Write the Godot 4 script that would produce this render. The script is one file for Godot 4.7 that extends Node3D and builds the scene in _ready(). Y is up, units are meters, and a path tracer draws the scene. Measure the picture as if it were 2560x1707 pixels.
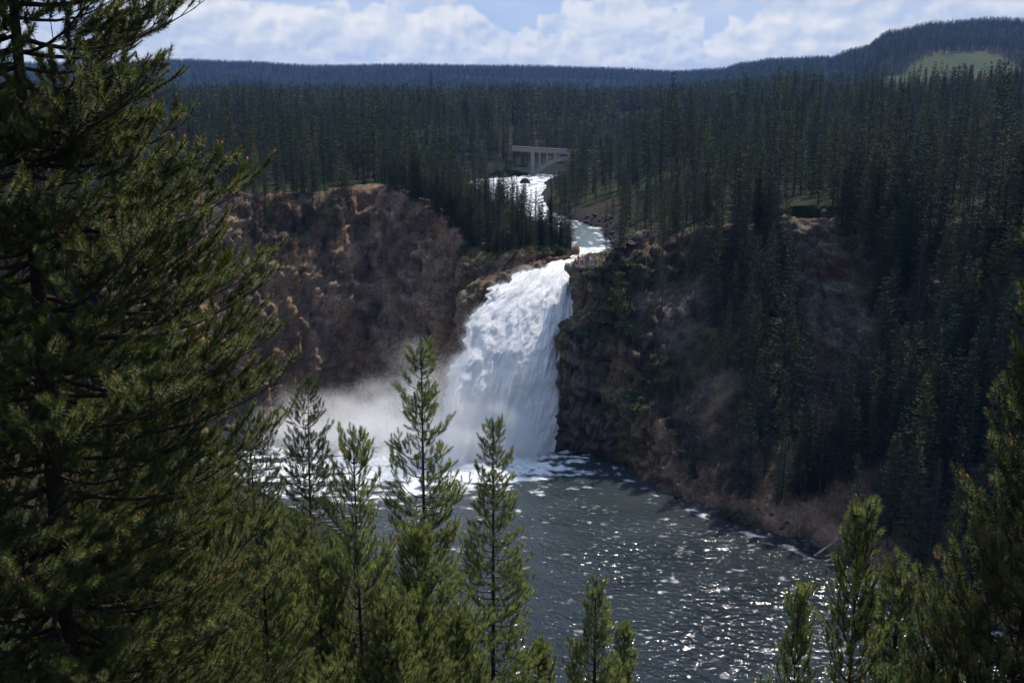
extends Node3D

const CAM_Y := 62.6
var rng := RandomNumberGenerator.new()
var n_low := FastNoiseLite.new()
var n_fbm := FastNoiseLite.new()
var n_ridge := FastNoiseLite.new()
var n_cell := FastNoiseLite.new()
var n_block := FastNoiseLite.new()
var mats := {}

# ---------------------------------------------------------------- mesh building
class MB:
	var v := PackedVector3Array()
	var c := PackedColorArray()
	var ix := PackedInt32Array()

	func vert(p: Vector3, col: Color) -> int:
		v.append(p)
		c.append(col)
		return v.size() - 1

	func tri(a: Vector3, b: Vector3, d: Vector3, col: Color) -> void:
		var n := v.size()
		v.append(a); v.append(b); v.append(d)
		c.append(col); c.append(col); c.append(col)
		ix.append(n); ix.append(n + 1); ix.append(n + 2)

	func quad(a: Vector3, b: Vector3, d: Vector3, e: Vector3, col: Color) -> void:
		var n := v.size()
		v.append(a); v.append(b); v.append(d); v.append(e)
		for i in 4: c.append(col)
		ix.append_array(PackedInt32Array([n, n + 1, n + 2, n, n + 2, n + 3]))

	# a tapered tube along a path, closed at both ends
	func tube(path: PackedVector3Array, radii: PackedFloat32Array, sides: int, col: Color, tone := 0.0, seed_n := 0) -> void:
		var first := v.size()
		var n := path.size()
		var side := Vector3.RIGHT
		for i in n:
			var t := (path[mini(i + 1, n - 1)] - path[maxi(i - 1, 0)]).normalized()
			if absf(side.dot(t)) > 0.95:
				side = Vector3.FORWARD
			side = (side - t * side.dot(t)).normalized()
			var up := t.cross(side)
			for k in sides:
				var a := TAU * k / sides
				var wob := 1.0 + tone * sin(float(k * 7 + i * 3 + seed_n) * 1.7)
				v.append(path[i] + (side * cos(a) + up * sin(a)) * radii[i] * wob)
				c.append(col * (1.0 + tone * 1.5 * sin(float(k * 5 + i * 11 + seed_n) * 2.3)))
		for i in n - 1:
			for k in sides:
				var a0 := first + i * sides + k
				var a1 := first + i * sides + (k + 1) % sides
				ix.append_array(PackedInt32Array([a0, a1, a0 + sides, a1, a1 + sides, a0 + sides]))
		var e0 := vert(path[0], col)
		var e1 := vert(path[n - 1], col)
		for k in sides:
			ix.append_array(PackedInt32Array([e0, first + (k + 1) % sides, first + k]))
			ix.append_array(PackedInt32Array([e1, first + (n - 1) * sides + k, first + (n - 1) * sides + (k + 1) % sides]))

	# a box with chamfered long edges
	func box(xf: Transform3D, size: Vector3, col: Color, bevel := 0.0) -> void:
		var h := size * 0.5
		var b := minf(bevel, minf(h.x, minf(h.y, h.z)) * 0.6)
		var dirs := [Vector3.RIGHT, Vector3.LEFT, Vector3.UP, Vector3.DOWN, Vector3.BACK, Vector3.FORWARD]
		for d in dirs:
			var u: Vector3 = Vector3(d.y, d.z, d.x)
			var w: Vector3 = d.cross(u)
			var cu := absf(h.dot(u.abs())) - b
			var cw := absf(h.dot(w.abs())) - b
			var o: Vector3 = d * absf(h.dot(d.abs()))
			quad(xf * (o - u * cu - w * cw), xf * (o - u * cu + w * cw), xf * (o + u * cu + w * cw), xf * (o + u * cu - w * cw), col)
			if b > 0.0:
				for e in dirs:
					if absf(e.dot(d)) < 0.5:
						var f: Vector3 = d.cross(e)
						var lf := absf(h.dot(f.abs())) - b
						var p0: Vector3 = d * absf(h.dot(d.abs())) + e * (absf(h.dot(e.abs())) - b)
						var p1: Vector3 = d * (absf(h.dot(d.abs())) - b) + e * absf(h.dot(e.abs()))
						var mid: Vector3 = (p0 + p1) * 0.5
						var q0: Vector3 = d * absf(h.dot(d.abs())) + e * (absf(h.dot(e.abs())) - b)
						if d.x + d.y * 2.0 + d.z * 3.0 > e.x + e.y * 2.0 + e.z * 3.0:
							quad(xf * (p0 - f * lf), xf * (p0 + f * lf), xf * (p1 + f * lf), xf * (p1 - f * lf), col)

	# a lumpy stone
	func blob(at: Vector3, r: Vector3, noise: FastNoiseLite, amp: float, freq: float, col: Color, rings := 7, segs := 10) -> void:
		var first := v.size()
		for i in rings + 1:
			var th := PI * i / rings
			for k in segs:
				var ph := TAU * k / segs
				var d := Vector3(sin(th) * cos(ph), cos(th), sin(th) * sin(ph))
				var q := 1.0 + amp * noise.get_noise_3dv((at + d * r) * freq)
				var p := d * r * q
				v.append(at + p)
				c.append(col * (1.0 + 0.25 * noise.get_noise_3dv((at + d * r) * freq * 3.1)))
		for i in rings:
			for k in segs:
				var a0 := first + i * segs + k
				var a1 := first + i * segs + (k + 1) % segs
				ix.append_array(PackedInt32Array([a0, a0 + segs, a1, a1, a0 + segs, a1 + segs]))

	func mesh() -> ArrayMesh:
		var nn := PackedVector3Array()
		nn.resize(v.size())
		for t in range(0, ix.size(), 3):
			var a := v[ix[t]]
			var f := (v[ix[t + 2]] - a).cross(v[ix[t + 1]] - a)
			nn[ix[t]] += f
			nn[ix[t + 1]] += f
			nn[ix[t + 2]] += f
		for i in nn.size():
			nn[i] = nn[i].normalized() if nn[i].length_squared() > 1e-20 else Vector3.UP
		var arr := []
		arr.resize(Mesh.ARRAY_MAX)
		arr[Mesh.ARRAY_VERTEX] = v
		arr[Mesh.ARRAY_NORMAL] = nn
		arr[Mesh.ARRAY_COLOR] = c
		arr[Mesh.ARRAY_INDEX] = ix
		var m := ArrayMesh.new()
		m.add_surface_from_arrays(Mesh.PRIMITIVE_TRIANGLES, arr)
		return m

func put(called: String, m: Mesh, mat: Material, parent: Node3D = self) -> MeshInstance3D:
	var o := MeshInstance3D.new()
	o.name = called
	o.mesh = m
	o.material_override = mat
	parent.add_child(o, true)
	return o

func tag(o: Node3D, label: String, category: String, group := "", kind := "") -> Node3D:
	o.set_meta("label", label)
	o.set_meta("category", category)
	if group: o.set_meta("group", group)
	if kind: o.set_meta("kind", kind)
	return o

func thing(called: String, at: Vector3, label: String, category: String, group := "") -> Node3D:
	var o := Node3D.new()
	o.name = called
	o.position = at
	add_child(o, true)
	return tag(o, label, category, group)

# a sheet of nu x nv points, as a mesh
func sheet(pos: PackedVector3Array, col: PackedColorArray, nu: int, nv: int, flip := false) -> ArrayMesh:
	var m := MB.new()
	m.v = pos
	m.c = col
	var ix := PackedInt32Array()
	ix.resize((nu - 1) * (nv - 1) * 6)
	var k := 0
	for i in nu - 1:
		for j in nv - 1:
			var a := i * nv + j
			var b := a + nv
			if flip:
				ix[k] = a; ix[k + 1] = b; ix[k + 2] = a + 1; ix[k + 3] = b; ix[k + 4] = b + 1; ix[k + 5] = a + 1
			else:
				ix[k] = a; ix[k + 1] = a + 1; ix[k + 2] = b; ix[k + 3] = b; ix[k + 4] = a + 1; ix[k + 5] = b + 1
			k += 6
	m.ix = ix
	return m.mesh()

func cat(a: Vector3, b: Vector3, d: Vector3, e: Vector3, t: float) -> Vector3:
	return b.cubic_interpolate(d, a, e, t)

# columns of control points -> nu x nv points
func loft(cols: Array, nu: int, nv: int) -> PackedVector3Array:
	var fine := []
	for cl in cols:
		var row := PackedVector3Array()
		var m: int = cl.size()
		for j in nv:
			var t := float(j) / (nv - 1) * (m - 1)
			var k := mini(int(t), m - 2)
			row.append(cat(cl[maxi(k - 1, 0)], cl[k], cl[k + 1], cl[mini(k + 2, m - 1)], t - k))
		fine.append(row)
	var out := PackedVector3Array()
	out.resize(nu * nv)
	var n := fine.size()
	for i in nu:
		var t := float(i) / (nu - 1) * (n - 1)
		var k := mini(int(t), n - 2)
		var p0: PackedVector3Array = fine[maxi(k - 1, 0)]
		var p1: PackedVector3Array = fine[k]
		var p2: PackedVector3Array = fine[k + 1]
		var p3: PackedVector3Array = fine[mini(k + 2, n - 1)]
		for j in nv:
			out[i * nv + j] = cat(p0[j], p1[j], p2[j], p3[j], t - k)
	return out

func normals_of(p: PackedVector3Array, nu: int, nv: int) -> PackedVector3Array:
	var out := PackedVector3Array()
	out.resize(nu * nv)
	for i in nu:
		for j in nv:
			var du := p[mini(i + 1, nu - 1) * nv + j] - p[maxi(i - 1, 0) * nv + j]
			var dv := p[i * nv + mini(j + 1, nv - 1)] - p[i * nv + maxi(j - 1, 0)]
			out[i * nv + j] = dv.cross(du).normalized()
	return out

# ---------------------------------------------------------------- the lie of the land (x across, d = metres ahead)
var rim := PackedVector2Array([
	Vector2(-90, 182), Vector2(-76, 206), Vector2(-69, 230), Vector2(-57, 243), Vector2(-42, 249), Vector2(-30, 251), Vector2(-20, 247), Vector2(-11, 241), Vector2(-6, 234),
	Vector2(-2, 228), Vector2(2, 225), Vector2(7, 230), Vector2(11.5, 238), Vector2(23.5, 238), Vector2(25, 232), Vector2(19, 216), Vector2(16.5, 212), Vector2(17.5, 208.5), Vector2(20.5, 207.5), Vector2(26, 214),
	Vector2(37, 216.5), Vector2(50, 213), Vector2(61, 205), Vector2(71, 195), Vector2(81, 179), Vector2(90, 158), Vector2(106, 128), Vector2(132, 86), Vector2(142, 58),
	Vector2(105, 40), Vector2(75, 58), Vector2(45, 80), Vector2(20, 96), Vector2(-1, 109), Vector2(-8, 128), Vector2(-18, 142), Vector2(-32, 163), Vector2(-47, 178), Vector2(-64, 188)])
var rim_near := 28   # edges from this one on are the near shore

var river := [[17.0, 234.0, 33.6, 4.0], [18.5, 248.0, 34.0, 5.0], [18.0, 264.0, 34.1, 6.0], [17.0, 283.0, 34.4, 7.0], [10.0, 306.0, 34.8, 7.5], [4.0, 330.0, 35.1, 8.0], [2.0, 360.0, 35.5, 9.0], [0.0, 400.0, 36.0, 11.0],
	[-1.0, 434.0, 36.4, 15.0], [-6.0, 455.0, 36.8, 20.0], [6.0, 480.0, 37.2, 14.0], [20.0, 506.0, 37.6, 9.0], [34.0, 560.0, 38.2, 9.0], [66.0, 640.0, 39.0, 9.0], [120.0, 760.0, 40.0, 9.0]]

func edge_of(p: Vector2) -> Vector3:   # x: distance to the rim (negative within), y: which edge
	var best := 1e9
	var at := 0
	var inside := false
	var n := rim.size()
	for i in n:
		var a := rim[i]
		var b := rim[(i + 1) % n]
		var ab := b - a
		var t := clampf((p - a).dot(ab) / ab.length_squared(), 0.0, 1.0)
		var q := (a + ab * t - p).length_squared()
		if q < best:
			best = q
			at = i
		if (a.y > p.y) != (b.y > p.y) and p.x < (b.x - a.x) * (p.y - a.y) / (b.y - a.y) + a.x:
			inside = not inside
	return Vector3(-sqrt(best) if inside else sqrt(best), at, 0)

func river_x(d: float) -> float:   # the middle of the river that far upstream
	for i in river.size() - 1:
		if d <= river[i + 1][1]: return lerpf(river[i][0], river[i + 1][0], clampf((d - river[i][1]) / (river[i + 1][1] - river[i][1]), 0.0, 1.0))
	return 0.0

func river_at(p: Vector2) -> Vector2:   # x: metres from the water's edge (negative within), y: water level there
	var best := Vector2(1e9, 34.0)
	for i in river.size() - 1:
		var a := Vector2(river[i][0], river[i][1])
		var b := Vector2(river[i + 1][0], river[i + 1][1])
		var ab := b - a
		var t := clampf((p - a).dot(ab) / ab.length_squared(), 0.0, 1.0)
		var q: float = (a + ab * t).distance_to(p) - lerpf(river[i][3], river[i + 1][3], t)
		if q < best.x:
			best = Vector2(q, lerpf(river[i][2], river[i + 1][2], t))
	return best

var far_ridge := [[-1.6, 3300.0, 150.0], [-0.9, 3300.0, 190.0], [-0.62, 3400.0, 214.0], [-0.46, 3400.0, 218.0], [-0.38, 3450.0, 216.0], [-0.31, 3500.0, 230.0], [-0.25, 3500.0, 226.0], [-0.19, 3600.0, 219.0], [-0.1, 3600.0, 221.0], [0.0, 3600.0, 217.0], [0.08, 3600.0, 211.0], [0.148, 3600.0, 199.0], [0.185, 3300.0, 192.0],
	[0.21, 2950.0, 193.0], [0.24, 2800.0, 196.0], [0.286, 2600.0, 188.0], [0.315, 2450.0, 199.0], [0.344, 2300.0, 223.0], [0.38, 2300.0, 240.0], [0.43, 2300.0, 246.0], [0.48, 2300.0, 243.0], [0.62, 2300.0, 228.0], [0.9, 2400.0, 190.0], [1.6, 2500.0, 150.0]]

func plateau(x: float, d: float) -> float:
	var r := sqrt(x * x + d * d)
	var p := lerpf(60.0, 46.0, smoothstep(30.0, 150.0, d))
	p += 25.0 * smoothstep(250.0, 950.0, r)
	p += 13.0 * smoothstep(40.0, 260.0, x - (d - 200.0) * 0.06) * smoothstep(150.0, 420.0, d)
	p += 5.0 * n_low.get_noise_2d(x * 1.3, d * 1.3) * smoothstep(220.0, 500.0, r)
	if r > 900.0 and d > 100.0:
		var a := x / d
		var e := 75.0
		var dr := 3000.0
		for i in far_ridge.size() - 1:
			if a >= far_ridge[i][0] and a <= far_ridge[i + 1][0]:
				var t: float = (a - far_ridge[i][0]) / (far_ridge[i + 1][0] - far_ridge[i][0])
				t = t * t * (3.0 - 2.0 * t)
				e = lerpf(far_ridge[i][2], far_ridge[i + 1][2], t)
				dr = lerpf(far_ridge[i][1], far_ridge[i + 1][1], t)
		var s := smoothstep(0.46 * dr, dr, d)
		p += (e - p) * s + 14.0 * n_low.get_noise_2d(x * 0.25, d * 0.25) * s * (1.0 - s) * 4.0
		p -= 60.0 * smoothstep(dr, dr * 1.6, d)
	return p

func ground(x: float, d: float) -> float:
	var p := plateau(x, d)
	var q := Vector2(x, d)
	if d > 215.0 and d < 800.0:
		var rv := river_at(q)
		if rv.x < 110.0:
			var up := -1.4 if rv.x < 0.0 else 0.5 + minf(rv.x, 3.0) * 0.6 + maxf(rv.x - 3.0, 0.0) * 0.2 + maxf(rv.x - 28.0, 0.0) * 0.25
			if rv.x < 0.0: up = maxf(-1.4, rv.x * 0.8)
			p = minf(p, rv.y + up)
	if d < 290.0 and absf(x) < 260.0:
		var e := edge_of(q)
		var near := int(e.y) >= rim_near
		var c: float
		if e.x < 0.0:
			c = maxf(-5.0, e.x * 0.5) if near else maxf(-5.0, e.x * 6.0)
		else:
			c = e.x * 0.5 if near else e.x * 9.0
		p = minf(p, c)
	var r := q.length()
	if r < 12.0:
		p = lerpf(60.9, p, smoothstep(1.5, 9.0, r))
	if r < 600.0 and d > 5.0:
		p += 0.7 * n_fbm.get_noise_2d(x * 2.0, d * 2.0)
	return p

# ---------------------------------------------------------------- materials
func noise_tex(seed_n: int, freq: float, lo: float, hi: float, oct := 5, kind := FastNoiseLite.TYPE_SIMPLEX_SMOOTH, size := 512, sharp := 0.0) -> NoiseTexture2D:
	var t := NoiseTexture2D.new()
	var f := FastNoiseLite.new()
	f.noise_type = kind
	f.seed = seed_n
	f.frequency = freq
	f.fractal_octaves = oct
	f.fractal_gain = 0.6
	t.noise = f
	t.width = size
	t.height = size
	t.seamless = true
	var g := Gradient.new()
	g.set_color(0, Color(lo, lo, lo))
	g.set_color(1, Color(hi, hi, hi))
	if sharp > 0.0:
		g.set_offset(0, sharp)
		g.set_offset(1, 1.0 - sharp)
	t.color_ramp = g
	return t

func mat(name_: String, rough: float, tex: Texture2D = null, scale := 0.2, bump: Texture2D = null, bump_cm := 0.0, spec := 0.5) -> StandardMaterial3D:
	var m := StandardMaterial3D.new()
	m.resource_name = name_
	m.vertex_color_use_as_albedo = true
	m.roughness = rough
	m.metallic_specular = spec
	if tex or bump:
		m.uv1_triplanar = true
		m.uv1_world_triplanar = true
		m.uv1_scale = Vector3(scale, scale, scale)
		m.albedo_texture = tex
	if bump:
		m.heightmap_enabled = true
		m.heightmap_texture = bump
		m.heightmap_scale = bump_cm
	mats[name_] = m
	return m

func make_materials() -> void:
	var grain := noise_tex(11, 0.012, 0.45, 1.0, 6, FastNoiseLite.TYPE_SIMPLEX_SMOOTH, 1024)
	var crag := noise_tex(12, 0.02, 0.0, 1.0, 6, FastNoiseLite.TYPE_SIMPLEX_SMOOTH, 1024)
	var wavy := noise_tex(13, 0.009, 0.0, 1.0, 4, FastNoiseLite.TYPE_SIMPLEX_SMOOTH, 1024)
	var barky := noise_tex(14, 0.03, 0.45, 1.0, 4)
	mat("rock", 0.92, grain, 0.11, crag, 30.0, 0.3)
	mat("soil", 0.97, grain, 0.16, crag, 18.0, 0.2)
	mat("stone", 0.9, grain, 0.5, crag, 6.0, 0.3)
	mat("bark", 0.95, barky, 1.7, barky, 2.0, 0.2)
	mat("deadwood", 0.9, barky, 0.9, null, 0.0, 0.2)
	mat("concrete", 0.85, grain, 0.35, null, 0.0, 0.3)
	mat("cloth", 0.9)
	var w := mat("water", 0.1, null, 0.13, wavy, 9.0, 0.5)
	w.albedo_texture = null
	mat("river_water", 0.12, null, 0.2, wavy, 14.0, 0.5)
	var f := mat("white_water", 0.75, null, 0.25, crag, 25.0, 0.4)
	for nm in ["needles", "forest_needles"]:
		var n := mat(nm, 0.62 if nm == "needles" else 0.8, null, 1.0, null, 0.0, 0.4)
		n.backlight_enabled = true
		n.backlight = Color(0.55, 0.62, 0.2) if nm == "needles" else Color(0.2, 0.24, 0.1)
	mat("bud", 0.7)

# ---------------------------------------------------------------- sky
func sky_color(az: float, el: float) -> Color:
	var e := maxf(el, 0.0)
	var c := Color(0.47, 0.62, 0.87).lerp(Color(0.38, 0.53, 0.85), smoothstep(1.5, 9.0, e)).lerp(Color(0.27, 0.41, 0.72), smoothstep(10.0, 60.0, e))
	var a := deg_to_rad(az)
	var ring := Vector3(sin(a), 0.0, -cos(a)) * 57.3   # one unit to the degree
	c = c.lerp(Color(0.80, 0.84, 0.92), 0.16 + 0.3 * n_fbm.get_noise_3dv(Vector3(ring.x * 3.0, e * 9.0, ring.z * 3.0)))
	# banks of cumulus, the farthest lowest
	for k in 7:
		var base: float = [1.3, 2.2, 3.1, 4.2, 5.6, 7.6, 10.5][k]
		var amp: float = [1.0, 1.3, 1.5, 1.9, 2.3, 3.0, 4.2][k]
		var f := 7.0 / amp
		var o := Vector3(0, 400.0 + k * 91.0, 0)
		var wide := n_fbm.get_noise_3dv(ring * f * 0.55 + o)
		if wide < -0.22: continue
		var lump := 1.0 - 2.2 * absf(n_ridge.get_noise_3dv(Vector3(ring.x, e * 1.3, ring.z) * f * 1.5 + o))
		var fine := n_fbm.get_noise_3dv(Vector3(ring.x, e * 1.4, ring.z) * f * 6.0 + o)
		var top := base + amp * (0.15 + wide * 1.7 + lump * 0.22 + fine * 0.3)
		var t := (top - e) / amp
		if t <= 0.0: continue
		var body := smoothstep(0.0, 0.10, t) * smoothstep(-0.5, 0.25, (e - base) / amp + 0.55 + fine * 0.5)
		var relief := n_fbm.get_noise_3dv(Vector3(ring.x + 0.12 * amp, e * 1.4 + 0.22 * amp, ring.z) * f * 4.0 + o) - n_fbm.get_noise_3dv(Vector3(ring.x, e * 1.4, ring.z) * f * 4.0 + o)
		var lit := clampf(0.95 - t * 0.75 - relief * 1.5 + (lump - 0.5) * 0.35, 0.0, 1.0)
		c = c.lerp(Color(0.54, 0.63, 0.79).lerp(Color(0.95, 0.95, 0.95), lit), clampf(body, 0.0, 1.0) * (0.58 if k < 3 else 0.68))
	return c * 0.87

func make_sky() -> PanoramaSkyMaterial:
	var im := Image.create_empty(512, 256, false, Image.FORMAT_RGBF)
	for y in 256:
		for x in 512:
			var el := 90.0 - (y + 0.5) / 256.0 * 180.0
			im.set_pixel(x, y, sky_color((x + 0.5) / 512.0 * 360.0 - 180.0, el) if el > -2.0 else Color(0.09, 0.11, 0.1))
	var w := 4096
	im.resize(w, w / 2, Image.INTERPOLATE_BILINEAR)
	for y in range(int((90.0 - 16.0) / 180.0 * w / 2), int((90.0 + 0.5) / 180.0 * w / 2)):
		var el := 90.0 - (y + 0.5) / (w / 2) * 180.0
		for x in w:
			im.set_pixel(x, y, sky_color((x + 0.5) / w * 360.0 - 180.0, el))
	var m := PanoramaSkyMaterial.new()
	m.panorama = ImageTexture.create_from_image(im)
	return m

# ---------------------------------------------------------------- terrain
func land_color(x: float, d: float, h: float, up: float) -> Color:
	var n := n_fbm.get_noise_2d(x * 1.1 + 300.0, d * 1.1)
	var c := Color(0.055, 0.052, 0.033).lerp(Color(0.04, 0.055, 0.022), smoothstep(-0.1, 0.2, n))
	c = c.lerp(Color(0.085, 0.066, 0.05), smoothstep(0.12, 0.32, n_fbm.get_noise_2d(x * 1.7, d * 1.7 - 500.0)) * 0.8)
	if up < 0.8:
		c = c.lerp(Color(0.13, 0.115, 0.10), smoothstep(0.8, 0.6, up))
	return c

func meadow(x: float, d: float) -> float:
	var a := x / maxf(d, 1.0)
	var top := 1410.0 + 250.0 * smoothstep(0.31, 0.405, a) - 150.0 * smoothstep(0.42, 0.48, a) + 50.0 * n_low.get_noise_2d(x, d) + 50.0 * n_fbm.get_noise_2d(x, d)
	return smoothstep(0.26, 0.32, a) * smoothstep(0.78, 0.62, a) * smoothstep(640.0, 760.0, d + 60.0 * n_low.get_noise_2d(x * 2.0, d)) * smoothstep(top + 15.0, top - 15.0, d)

func make_terrain() -> void:
	var az := PackedFloat32Array()
	for i in range(-180, -40, 7): az.append(float(i))
	var a := -40.0
	while a < 40.01:
		az.append(a)
		a += 0.25
	for i in range(47, 188, 7): az.append(float(i))
	var rr := PackedFloat32Array([0.6])
	while rr[rr.size() - 1] < 7000.0:
		var r := rr[rr.size() - 1]
		rr.append(r + maxf(0.5, r * (0.011 if r > 170.0 and r < 330.0 else 0.022)))
	var nu := az.size()
	var nv := rr.size()
	var pos := PackedVector3Array()
	var col := PackedColorArray()
	pos.resize(nu * nv)
	col.resize(nu * nv)
	for i in nu:
		var s := sin(deg_to_rad(az[i]))
		var co := cos(deg_to_rad(az[i]))
		for j in nv:
			var x := s * rr[j]
			var d := co * rr[j]
			var h := ground(x, d)
			pos[i * nv + j] = Vector3(x, h, -d)
			var cl := land_color(x, d, h, 1.0)
			if rr[j] > 500.0 and d > 0.0:
				var md := meadow(x, d)
				var g := Color(0.075, 0.12, 0.035).lerp(Color(0.12, 0.13, 0.045), 0.5 + 0.5 * n_fbm.get_noise_2d(x * 0.4, d * 1.2))
				cl = cl.lerp(g, md)
			elif d > 200.0 and rr[j] < 420.0:
				var gr := smoothstep(0.1, 0.3, n_fbm.get_noise_2d(x * 0.9 + 70.0, d * 0.9)) * 0.8
				cl = cl.lerp(Color(0.065, 0.105, 0.03), gr * 0.7)
				var rv := river_at(Vector2(x, d))
				cl = cl.lerp(Color(0.075, 0.066, 0.06), smoothstep(7.0, 1.0, rv.x))
				cl = cl.lerp(Color(0.26, 0.17, 0.13), smoothstep(9.0, 4.0, Vector2(x - 42.0, d - 226.0).length()))
				cl = cl.lerp(Color(0.22, 0.16, 0.13), smoothstep(7.0, 2.0, Vector2((x + 31.0) * 0.5, d - 251.0).length()))
				cl = cl.lerp(Color(0.13, 0.22, 0.04), 0.6 * smoothstep(3.5, 1.0, Vector2((x + 54.0) * 0.25, d - 262.0).length()))
				cl = cl.lerp(Color(0.16, 0.25, 0.05), smoothstep(5.0, 2.0, Vector2(x - 92.0, (d - 196.0) * 0.5).length()))
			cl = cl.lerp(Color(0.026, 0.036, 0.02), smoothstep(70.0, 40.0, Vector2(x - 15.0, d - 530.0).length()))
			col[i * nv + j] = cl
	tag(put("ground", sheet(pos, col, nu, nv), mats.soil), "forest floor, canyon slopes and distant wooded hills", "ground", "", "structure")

# ---------------------------------------------------------------- cliffs
func wall_points(list: Array) -> Array:
	var out := []
	for cl in list:
		var row := PackedVector3Array()
		for p in cl:
			row.append(Vector3(p[0], p[1], -p[2]))
		out.append(row)
	return out

var slope_pos := PackedVector3Array()
var left_pos := PackedVector3Array()
var fall_pos := PackedVector3Array()
var fall_nrm := PackedVector3Array()
const SU := 430
const SV := 150

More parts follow.
